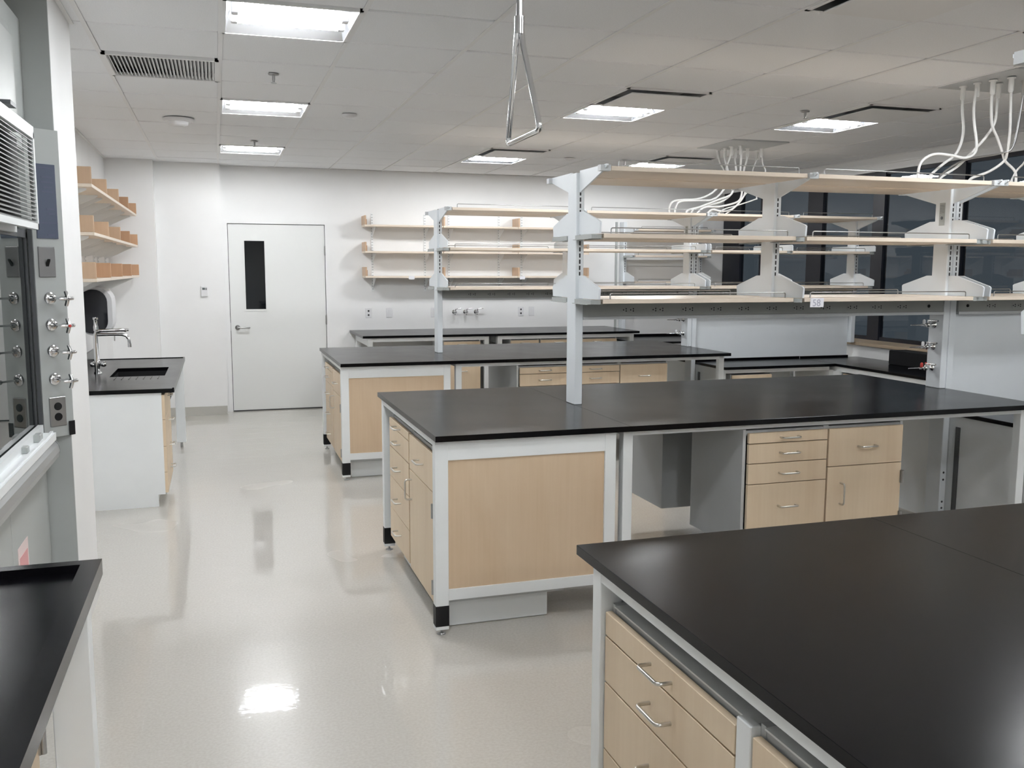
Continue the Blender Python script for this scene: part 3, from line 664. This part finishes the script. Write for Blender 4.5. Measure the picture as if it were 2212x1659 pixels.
# single-sided rack against the back wall beyond the worktop
for x, nm in ((4.945, 'first'), (6.02, 'second')):
    upright(x, YB-.07, .80, 'white steel rack post against the back wall, %s from the door' % nm, ('top', 'short', 'tall'), sides=(-1,), ztop=2.23, group='wall rack posts')
for lv in range(3):
    d = .375 if lv == 0 else .295
    shelf(4.98, 5.985, YB-.07-d, YB-.06-.014, LV[lv], -1, '%s maple shelf of the rack against the back wall by the windows' % LN[lv], group='shelves of the rack against the back wall')
tag(B().box(4.975, 5.99, YB-.05, YB-.01, 1.68, 1.75).build('cable_trough', 'white_metal', off=(5.5, YB, 1.68)), 'white cable trough on the back wall behind the rack by the windows', 'cable tray')
tag(B().box(4.862, 4.885, YB-.03, YB-.004, .80, 2.23).build('wall_channel', 'raceway', off=(4.87, YB, .8)), 'grey vertical channel on the back wall beside the rack', 'channel')
# ---------------------------------------------------------------- left wall: shelves with upright dividers
for k in range(4):
    y0 = 6.745+k*.907; y1 = y0+.905
    pos = ['nearest the camera', 'second from the camera', 'third from the camera', 'farthest, by the corner'][k]
    for yy, q in ((y0+.12, 'near'), (y1-.16, 'far')): standard(XL, yy, 1.38, 2.36, 'x', 'slotted white rail over the sink, %s one behind the shelves %s' % (q, pos), 'slotted rails over the sink')
    for lv, zt in enumerate((2.184, 1.868, 1.560)):
        t = thing('wall_shelf', '%s maple shelf over the sink counter, %s' % (LN[lv], pos), 'shelf', (XL+.15, (y0+y1)/2, zt-.022), 0, 'maple shelves over the sink'); h = (y1-y0)/2-.001
        B().cbox(-.145, .158, -h, h, 0, .022, .0015).build('board', 'maple_shelf_y', t)
        for e in ([-h, h-.018] if k == 3 else [-h]):
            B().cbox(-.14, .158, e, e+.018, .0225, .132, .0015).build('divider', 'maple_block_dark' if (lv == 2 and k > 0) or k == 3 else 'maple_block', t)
        for y in (-h+.12, h-.16):
            B().prism([(-.138, 0), (.11, 0), (.11, -.012), (-.09, -.105), (-.138, -.12)], y-.002, y+.002, 'y').build('bracket', 'white_metal', t)

# ---------------------------------------------------------------- sink counter on the left
ZS = .82
t = thing('sink_counter', 'black resin sink counter with grooved draining edge by the wall', 'worktop', (-.7, 7.7, ZS-.03)); of = (-.7, 7.7, ZS-.03)
SINK = t; sx0, sx1, sy0, sy1 = -.79, -.40, 7.46, 8.10; X0, X1, Y0, Y1 = XL+.002, -.30, 6.63, 8.93
b = B().box(X0, sx0, Y0, Y1, ZS-.028, ZS).box(sx1, X1, Y0, Y1, ZS-.028, ZS).box(sx0, sx1, Y0, sy0, ZS-.028, ZS).box(sx0, sx1, sy1, Y1, ZS-.028, ZS)
b.box(X0, X0+.02, Y0, Y1, ZS, ZS+.10)
b.box(X1-.012, X1, Y0, Y1, ZS, ZS+.006).box(X0+.02, X1-.012, Y1-.012, Y1, ZS, ZS+.006)
b.build('slab', 'epoxy', t, off=of)
b = B().box(sx0, sx1, sy0, sy1, ZS-.24, ZS-.23).box(sx0-.012, sx0, sy0, sy1, ZS-.24, ZS-.028).box(sx1, sx1+.012, sy0, sy1, ZS-.24, ZS-.028).box(sx0, sx1, sy0-.012, sy0, ZS-.24, ZS-.028).box(sx0, sx1, sy1, sy1+.012, ZS-.24, ZS-.028)
b.build('basin', 'black', t, off=of)
b = B()
for k in range(7): x = sx0+.05+k*.05; b.box(x-.0025, x+.0025, sy0-.20, sy0-.02, ZS, ZS+.0025)
b.build('draining_rib', 'epoxy', t, off=of, kind='stuff')
cab = thing('base_cabinet', 'white cabinet with maple drawer fronts under the sink counter', 'cabinet', (-.73, 7.1, 0)); of = (-.73, 7.1, 0)
B().prism([(XL+.002, 0), (-.43, 0), (-.43, .085), (-.385, .085), (-.385, ZS-.03), (XL+.002, ZS-.03)], 6.65, 6.668, 'y').build('end_panel', 'white_metal', cab, off=of)
B().box(XL+.01, -.39, 6.668, 7.42, .09, .60).box(XL+.01, -.44, 6.668, 8.85, .005, .09).box(XL+.01, -.39, 6.668, 7.42, .60, ZS-.03).build('body', 'white_metal', cab, off=of)
for k, (a, b_) in enumerate(((.605, .775), (.42, .602), (.24, .417), (.095, .237))):
    dr = B().cbox(-.386, -.366, 6.656, 7.40, a, b_, .0012).build('drawer', 'maple', cab, off=of)
    h = bent((-.366+.73, 7.05-7.1, (a+b_)/2+.03), (-.366+.73, 7.15-7.1, (a+b_)/2+.03), (.034, 0, 0)).build('handle', 'nickel', dr)
t = SINK; of = (-.7, 7.7, ZS-.03)
B().cbox(-.395, -.315, 8.84, 8.90, .05, ZS-.03, .002).build('upright_panel', 'white_metal', t, off=of); B().box(-.39, -.345, 7.42, 8.84, ZS-.09, ZS-.03).build('apron', 'white_metal', t, off=of)
B().cyl((-.355, 8.87, 0), (-.355, 8.87, .052), .012).build('foot', 'steel', t, off=of)
# faucet
t = thing('sink_faucet', 'chrome swing faucet with side lever and vacuum breaker behind the sink', 'faucet', (-.90, 7.75, ZS)); s = 7.75/7.3
B().lathe((0,0,0), [(.030, 0), (.028, .012), (.016, .018), (.016, .05), (.022, .06), (.022, .10), (.014, .115), (.012, .33)], n=18).build('riser', 'chrome', t)
B().tube([(-.005, -.05, .0), (-.005, -.05, .30), (.005, -.048, .325), (.03, -.045, .335), (.2, -.02, .335), (.215, -.01, .33)], .012, 10).build('side_pipe', 'chrome', t)
B().tube([(0, 0, .30), (.12, 0, .302), (.185, 0, .30), (.215, 0, .29), (.232, 0, .265), (.236, 0, .225)], .012, 10).cyl((.236, 0, .228), (.237, 0, .20), .0135).build('spout', 'chrome', t)
B().lathe((.0, 0, .33), [(.016, 0), (.018, .03), (.013, .05), (.013, .085), (.02, .09), (.018, .105)], n=16).build('vacuum_breaker', 'chrome', t)
B().cyl((.13, 0, .30), (.13, 0, .25), .006, .004).cyl((.16, -.01, .335), (.235, -.005, .335), .013, .010).build('tip_valve', 'chrome', t)
for dx in (-.03, .045): B().lathe((dx, -.03, .055), [(.012, 0), (.020, .006), (.018, .03), (.008, .036)], n=14).tube([(dx, -.03, .085), (dx+.01, -.06, .095), (dx+.02, -.09, .095)], .006, 8).build('handle', 'chrome', t)
# towel dispenser: white shell with smoked rounded cover
def rrect(x0, x1, z0, z1, r, n=6, left=True):
    pts = []
    for cx, cz, a0 in ((x1-r, z1-r, 0), (x0+r, z1-r, 90), (x0+r, z0+r, 180), (x1-r, z0+r, 270)):
        for k in range(n+1): a = math.radians(a0+90*k/n); pts.append((cx+r*math.cos(a), cz+r*math.sin(a)))
    return pts
t = thing('towel_dispenser', 'paper towel dispenser with smoked black cover and white rim over the sink', 'dispenser', (XL, 8.25, 1.09)); of = (XL, 8.25, 1.09)
B().prism(rrect(XL+.001, -.815, 1.085, 1.48, .12)[::-1], 8.15, 8.44, 'y').build('shell', 'plastic_white', t, off=of)
B().prism(rrect(XL+.004, -.850, 1.105, 1.46, .10)[::-1], 8.128, 8.149, 'y').build('cover', 'smoke_plastic', t, off=of)

# ---------------------------------------------------------------- fume hood on the left
t = thing('fume_hood', 'large grey fume hood with louvred top, glass sash and service taps', 'fume hood', (-1.0, 3.4, 0)); of = (-1.0, 3.4, 0)
HY0, HY1 = 2.50, 4.278
B().box(-1.49, -.735, HY0, HY1, .02, .86).box(-1.49, -1.40, HY0, HY1, .86, 2.25).box(-1.40, -.72, HY0, HY0+.05, .86, 2.1).box(-1.40, -.72, HY1-.05, HY1, .86, 2.1).box(-1.49, -.72, HY0, HY1, 2.1, 2.62).build('cabinet_shell', 'hood_gray', t, off=of)
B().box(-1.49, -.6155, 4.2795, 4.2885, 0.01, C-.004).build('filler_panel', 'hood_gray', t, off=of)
# bevelled post beside the sash
px0, py0, px1, py1 = -.715, 4.185, -.602, 4.276
B().prism([(px0, py0), (px1, py1), (px1-.01, HY1+.001), (-.75, HY1+.001), (-.75, py0)], .925, 2.19, 'z').build('corner_post', 'hood_gray', t, off=of)
B().prism([(px1-.016, py1-.02), (px1+.004, py1), (px1+.004, HY1+.004), (px1-.016, HY1+.004)], .925, .985, 'z').build('corner_bumper', 'black', t, off=of)
nx, ny = (py1-py0), -(px1-px0); L = math.hypot(nx, ny); nx /= L; ny /= L; ux, uy = (px1-px0)/L, (py1-py0)/L
mid = ((px0+px1)/2, (py0+py1)/2)
def onpost(b, name, mt, du, z, parent, **k):
    # builder in post frame: x along the face, y out of it, z up
    o = b.build(name, mt, parent, **k); a = math.atan2(uy, ux)
    if parent is t: o.location = (mid[0]+ux*du-of[0], mid[1]+uy*du-of[1], z); o.rotation_euler = (0, 0, a)
    return o
for k, z in enumerate((1.507, 1.397, 1.288, 1.170)):
    v = onpost(B().lathe((0, -.001, 0), [(.026, 0), (.024, -.008), (.010, -.010)], 'y', 20), 'service_valve', 'chrome', -.002, z, t)
    B().cyl((0, -.008, 0), (0, -.115, 0), .0045, n=8).cyl((0, -.09, 0), (0, -.118, 0), .010, n=12).build('stem', 'chrome', v)
    B().tube([(0, -.118, -.028), (0, -.128, -.010), (0, -.130, 0), (0, -.128, .010), (0, -.118, .028)], .0075, 8).tube([(-.028, -.118, 0), (-.010, -.128, 0), (.010, -.128, 0), (.028, -.118, 0)], .0075, 8).build('cross_handle', 'chrome', v)
    if k == 1: B().cyl((0, -.13, 0), (0, -.138, 0), .006).build('index_button', 'red', v)
o = onpost(B().cbox(-.036, .036, -.005, 0, -.062, .062, .002), 'switch_plate', 'steel', -.006, 1.655, t); B().prism([(-.02, -.005), (-.035, .012), (-.035, .006), (-.02, -.02)], -.006, .006, 'x').build('toggle', 'black', o).location = (0, .016, 0)
o = onpost(B().cbox(-.036, .036, -.005, 0, -.062, .062, .002), 'outlet_plate', 'steel', .004, 1.062-.03, t)
for q in (-.022, .022): B().lathe((0, -.005, q), [(.017, 0), (.016, -.003)], 'y', 16).build('socket', 'black', o)
o = onpost(B().box(-.045, .045, -.004, 0, -.15, .15), 'notice_plate', 'sign_blue', .004, 1.90, t)
b = B()
for z, a, c in ((.135, -.035, .035), (.098, -.015, .03), (.078, -.02, .036), (.058, -.01, .03), (.04, -.018, .034), (-.03, 0, .034), (-.05, .005, .034), (-.135, 0, .03)): b.box(a, c, -.0048, -.004, z-.003, z+.003)
b.box(-.043, -.036, -.0048, -.004, -.13, .05).box(-.045, .045, -.0048, -.004, -.088, -.084).build('printed_line', 'sign_ink', o)
# louvred upper panel
LX = -.625; ly1 = 3.87; lz0, lz1 = 1.772, 2.125
fr = B().box(LX-.02, LX, 2.55, ly1, lz1-.022, lz1).box(LX-.02, LX, 2.55, ly1, lz0, lz0+.022).box(LX-.02, LX, ly1-.018, ly1, lz0, lz1).box(LX-.02, LX, 2.55, 2.57, lz0, lz1).box(LX-.02, LX, 3.02, 3.03, lz0, lz1)
fr.box(-.75, LX, 2.55, ly1, lz1, lz1+.022).box(-.75, -.70, 2.55, ly1, lz0-.01, lz1)
lf = fr.build('louvre_frame', 'white_metal', t, off=of)
B().box(-.69, -.68, 2.57, ly1-.018, lz0+.02, lz1-.02).build('louvre_backing', 'black', lf)
bpy.data.objects[-1 if False else lf.children[0].name].data.transform(Matrix.Translation((1.0, -3.4, 0)))
sl = None
for k in range(21):
    z = lz0+.028+k*.0148
    if sl is None: sl = B().prism([(LX-.016+1, .002), (LX-.002+1, -.006), (LX-.002+1, -.0022), (LX-.016+1, .0055)], 2.57-3.4, ly1-.018-3.4, 'y').build('louvre_slat', 'slat_gray', lf)
    else: sl = sl.copy(); COL.objects.link(sl)
    sl.location.z = z
# upper enclosure with a small lamp hood
B().prism([(-1.4, 2.12), (-.705, 2.12), (-.705, 2.50), (-.74, 2.60), (-1.4, 2.60)], 2.55, 4.03, 'y').build('upper_enclosure', 'hood_gray', t, off=of)
B().box(-.70, -.665, 3.70, 3.80, 2.20, 2.215).build('lamp_catch', 'dark_metal', t, off=of)
# sash
B().box(-.735, -.72, 2.56, 4.17, .96, .985).box(-.735, -.72, 4.14, 4.17, .96, 1.77).box(-.735, -.72, 2.56, 4.17, 1.75, 1.78).box(-.715, -.70, 4.155, 4.175, .95, 1.8).build('sash_frame', 'dark_metal', t, off=of)
B().box(-.731, -.725, 2.58, 4.14, .985, 1.75).build('sash_glass', 'sash_glass', t, off=of)
B().box(-.72, -.655, 2.6, 4.16, .925, .955).box(-.72, -.70, 2.6, 4.16, .955, .99).box(-.675, -.665, 2.6, 4.16, .955, .962).build('sill_rail', 'white_metal', t, off=of)
B().cbox(-.705, -.675, 3.93, 3.99, .955, .985, .003).build('sash_stop', 'hood_gray', t, off=of); B().cbox(-.705, -.68, 3.70, 3.74, .955, .98, .003).build('sash_stop', 'hood_gray', t, off=of)
pts = [(-.73+.0, .940), (-.69, .936), (-.665, .925), (-.648, .905), (-.642, .88), (-.648, .855), (-.665, .838), (-.69, .83), (-.73, .83)]
B().prism(pts, 2.55, 4.152, 'y').build('airfoil', 'steel_satin', t, off=of)
B().lathe((-.69, 4.15, .885), [(.050, 0), (.047, .02), (.036, .036), (.015, .044)], 'y', 20).build('airfoil_end', 'steel_satin', t, off=of)
for y0, y1 in ((2.52, 3.02), (3.025, 3.535), (3.54, 4.27)):
    B().box(-.735, -.718, y0, y1, .10, .80).build('base_panel', 'hood_gray', t, off=of)
B().box(-.7185, -.7165, 3.62, 3.80, .40, .62).build('warning_sticker', 'sticker', t, off=of); B().box(-.7166, -.7155, 3.64, 3.78, .50, .58).build('sticker_band', 'sticker_red', t, off=of)

# ---------------------------------------------------------------- near-left table with raised rim
t = thing('marine_edge_table', 'black-topped table with raised rim, in the corner before the fume hood', 'table', (-.6, 1.6, 0)); of = (-.6, 1.6, 0)
tx0, tx1, ty0, ty1 = -1.25, -.295, .3, 2.425
b = B().box(tx0, tx1-.045, ty0, ty1-.035, .866, .894).box(tx1-.045, tx1, ty0, ty1, .874, ZT).box(tx0, tx1-.045, ty1-.035, ty1, .874, ZT)
b.build('rimmed_top', 'epoxy', t, off=of)
leg(t, -.405-of[0], -.318-of[0], 2.30-of[1], 2.365-of[1], .872); leg(t, -1.2-of[0], -1.15-of[0], 2.30-of[1], 2.365-of[1], .872); leg(t, -.37-of[0], -.318-of[0], .35-of[1], .40-of[1], .872); leg(t, -1.2-of[0], -1.15-of[0], .35-of[1], .40-of[1], .872)
B().box(-.345, -.320, .40, 2.30, .838, .872).build('rail', 'white_metal', t, off=of)
B().lathe((-.62, 1.78, .860), [(.085, .034), (.085, .042), (.072, .042), (.068, .036)], n=28).build('cup_sink_rim', 'black', t, off=of)
cabinet('maple cabinet facing the aisle under the rimmed table near the fume hood', (-.43, 1.40), PI/2, .86, .55, .10, .80, [('drawer', .004, .428, .62, .79), ('drawer', .432, .856, .62, .79), ('door', .004, .428, .11, .62, .37, .42, .52), ('door', .432, .856, .11, .62, .49, .42, .52)])

# ---------------------------------------------------------------- hanging emergency shower pull
t = thing('shower_pull', 'stainless triangular emergency shower pull hanging from the ceiling', 'pull handle', (.60, 1.87, 1.9))
def P3(px, py, y):
    d = (px-1106)/FPX*rr+(829.5-py)/FPX*uu+fw; k = y/d.y; return Vector((d.x*k, y, CAMH+d.z*k))
A0 = P3(1122, 60, 1.87); L0_ = P3(1097, 316, 1.985); R0_ = P3(1167, 276, 1.752); L0_.z = R0_.z = (L0_.z+R0_.z)/2
org = Vector((.60, 1.87, 1.9)); A0 -= org; L0_ -= org; R0_ -= org
def corner(a, b, c, r):
    u = (a-b).normalized()*r; v = (c-b).normalized()*r
    return [b+u, b+u*.45+v*.1, b+u*.1+v*.45, b+v]
pts = [A0+Vector((-.004, 0, 0)), A0+Vector((-.006, .003, -.03))]+corner(A0, L0_, R0_, .018)+corner(L0_, R0_, A0, .018)+[A0+Vector((.006, -.003, -.03)), A0+Vector((.004, 0, 0))]
B().tube(pts, .0058, 10).build('triangle_handle', 'chrome', t)
B().cyl(A0+Vector((0, 0, -.012)), A0+Vector((0, 0, .022)), .010, n=14).build('ferrule', 'chrome', t)
B().cyl(A0, A0+Vector((0, 0, C-1.9-A0.z)), .0065, n=10).build('pull_rod', 'chrome', t)

# ---------------------------------------------------------------- hoses
def smooth(pts, n=5):
    P = [Vector(p) for p in pts]; out = []
    for i in range(len(P)-1):
        a, b, c, d = P[max(i-1, 0)], P[i], P[i+1], P[min(i+2, len(P)-1)]
        for k in range(n):
            s = k/n; out.append(.5*((2*b)+(c-a)*s+(2*a-5*b+4*c-d)*s*s+(3*b-a-3*c+d)*s**3))
    return out+[P[-1]]
MH = [[(4.44, 4.76, 2.759), (4.426, 4.743, 2.622), (4.429, 4.726, 2.485), (4.393, 4.709, 2.39), (4.342, 4.7, 2.328), (4.258, 4.7, 2.272), (4.17, 4.7, 2.202), (4.12, 4.70, 2.136)],
[(4.433, 4.64, 2.758), (4.401, 4.624, 2.628), (4.394, 4.607, 2.52), (4.404, 4.591, 2.408), (4.384, 4.575, 2.337), (4.297, 4.558, 2.3), (4.183, 4.55, 2.31), (4.066, 4.55, 2.313), (3.985, 4.55, 2.277), (3.956, 4.55, 2.225), (3.953, 4.55, 2.136)],
[(4.442, 4.53, 2.754), (4.456, 4.548, 2.644), (4.488, 4.565, 2.508), (4.553, 4.582, 2.429), (4.619, 4.6, 2.344), (4.644, 4.6, 2.297), (4.726, 4.6, 2.235), (4.715, 4.58, 2.136)],
[(4.557, 4.6, 2.753), (4.567, 4.615, 2.651), (4.572, 4.63, 2.532), (4.519, 4.645, 2.436), (4.419, 4.66, 2.332), (4.343, 4.66, 2.265), (4.245, 4.68, 2.20), (4.15, 4.66, 2.137)],
[(4.477, 4.43, 2.753), (4.525, 4.473, 2.636), (4.577, 4.515, 2.463), (4.61, 4.557, 2.349), (4.63, 4.6, 2.296), (4.526, 4.6, 2.233), (4.358, 4.57, 2.18), (4.30, 4.5, 2.137)],
[(4.649, 4.5, 2.759), (4.645, 4.51, 2.6), (4.631, 4.534, 2.384), (4.567, 4.569, 2.338), (4.367, 4.603, 2.302), (4.27, 4.62, 2.26), (4.17, 4.62, 2.19), (4.15, 4.60, 2.137)],
[(4.73, 4.45, 2.759), (4.72, 4.47, 2.55), (4.705, 4.5, 2.314), (4.733, 4.6, 2.24), (4.62, 4.54, 2.138)]]
KH = [
[(4.569, 7.92, 2.759), (4.549, 7.889, 2.71), (4.558, 7.858, 2.624), (4.582, 7.827, 2.552), (4.544, 7.796, 2.444), (4.411, 7.765, 2.334), (4.262, 7.75, 2.281), (4.131, 7.75, 2.271), (4.023, 7.75, 2.255), (3.982, 7.75, 2.206), (3.98, 7.75, 2.137)],
[(4.576, 7.81, 2.759), (4.566, 7.792, 2.652), (4.591, 7.774, 2.547), (4.584, 7.756, 2.442), (4.498, 7.738, 2.335), (4.402, 7.72, 2.276), (4.285, 7.72, 2.266), (4.084, 7.72, 2.254), (4.032, 7.72, 2.206), (4.022, 7.72, 2.137)],
[(4.566, 7.68, 2.759), (4.557, 7.684, 2.674), (4.53, 7.688, 2.592), (4.527, 7.692, 2.537), (4.572, 7.696, 2.437), (4.594, 7.7, 2.334), (4.431, 7.7, 2.268), (4.276, 7.7, 2.21), (4.199, 7.7, 2.181), (4.177, 7.7, 2.137)],
[(4.679, 7.8, 2.759), (4.667, 7.787, 2.655), (4.679, 7.773, 2.55), (4.666, 7.76, 2.445), (4.614, 7.747, 2.332), (4.502, 7.74, 2.259), (4.337, 7.74, 2.221), (4.167, 7.74, 2.176), (4.152, 7.74, 2.137)],
[(4.615, 7.6, 2.759), (4.634, 7.622, 2.67), (4.644, 7.644, 2.537), (4.674, 7.667, 2.437), (4.692, 7.689, 2.329), (4.653, 7.7, 2.26), (4.472, 7.7, 2.214), (4.315, 7.7, 2.204), (4.231, 7.7, 2.137)],
[(4.776, 7.75, 2.759), (4.769, 7.744, 2.654), (4.737, 7.738, 2.549), (4.754, 7.732, 2.445), (4.746, 7.726, 2.334), (4.666, 7.72, 2.234), (4.588, 7.72, 2.184), (4.485, 7.72, 2.175), (4.405, 7.72, 2.187), (4.344, 7.72, 2.137)],
[(4.96, 7.85, 2.759), (4.925, 7.826, 2.669), (4.87, 7.801, 2.553), (4.887, 7.777, 2.453), (4.893, 7.752, 2.311), (4.87, 7.74, 2.292), (4.694, 7.74, 2.236), (4.536, 7.74, 2.191), (4.473, 7.74, 2.137)],
[(4.898, 7.7, 2.759), (4.919, 7.71, 2.622), (4.957, 7.72, 2.548), (4.882, 7.73, 2.449), (4.763, 7.74, 2.335), (4.709, 7.74, 2.264), (4.639, 7.74, 2.2), (4.537, 7.74, 2.137)]]

def hose(pts, r, label, group, col='hose'):
    p0 = Vector(pts[0]); t = thing('gas_hose', label, 'hose', tuple(p0), 0, group); o = tuple(p0)
    B().lathe(o, [(.024, 0), (.024, -.006), (.015, -.008), (.015, -.075), (.010, -.085)], n=14).build('ceiling_fitting', 'hose' if col == 'hose' else 'steel', t, off=o)
    B().tube(smooth(pts), r, 8).build('tubing', col, t, off=o)
ml = ['white hose of the near drop slanting down behind the top rail, closest to the aisle', 'white hose of the near drop arching over towards the aisle', 'white hose of the near drop crossing down towards the windows', 'white hose of the near drop running from its centre back towards the aisle', 'straight white hose of the near drop ending in a low bend', 'dull grey flexible hose among the near white hoses', 'thin white hose of the near drop closest to the windows']
kl = ['white far-drop hose reaching farthest towards the aisle, ending beside one like it', 'white far-drop hose ending second from the aisle on the far rack', 'thick white far-drop hose sweeping down at mid-cluster', 'white far-drop hose with a grey end behind the first two', 'white far-drop hose with a long flat run before the rack rail', 'white far-drop hose curling low beside the rack joint', 'thin far-drop hose leaving the panel closest to the windows', 'thin far-drop hose crossing down over the window']
for k, p in enumerate(MH): hose(p, .008 if k not in (5, 6) else .006, ml[k], 'hoses of the near ceiling drop', 'steel' if k == 5 else 'hose')
for k, p in enumerate(KH): hose(p, .009 if k < 6 else .006, kl[k], 'hoses of the far ceiling drop', 'hose')
scene.cycles.use_denoising = True
scene.cycles.max_bounces = 10
scene.cycles.sample_clamp_indirect = 8

for dy, bn in ((0, 'middle'), (3.2, 'far')):
    t = thing('instruction_strip', 'narrow grey printed strip stuck high on the gas-tap post of the %s bench' % bn, 'notice', (4.1905, 4.60+dy, 1.90))
    B().box(-.0015, 0, -.022, .022, 0, .135).build('card', 'raceway', t)
    b = B().lathe((-.0015, 0, .045), [(.010, 0), (.010, -.0008)], 'x', 14)
    for k in range(6): b.box(-.0022, -.0015, -.018, .018, .075+k*.009, .077+k*.009)
    b.build('printed_line', 'dark_metal', t)
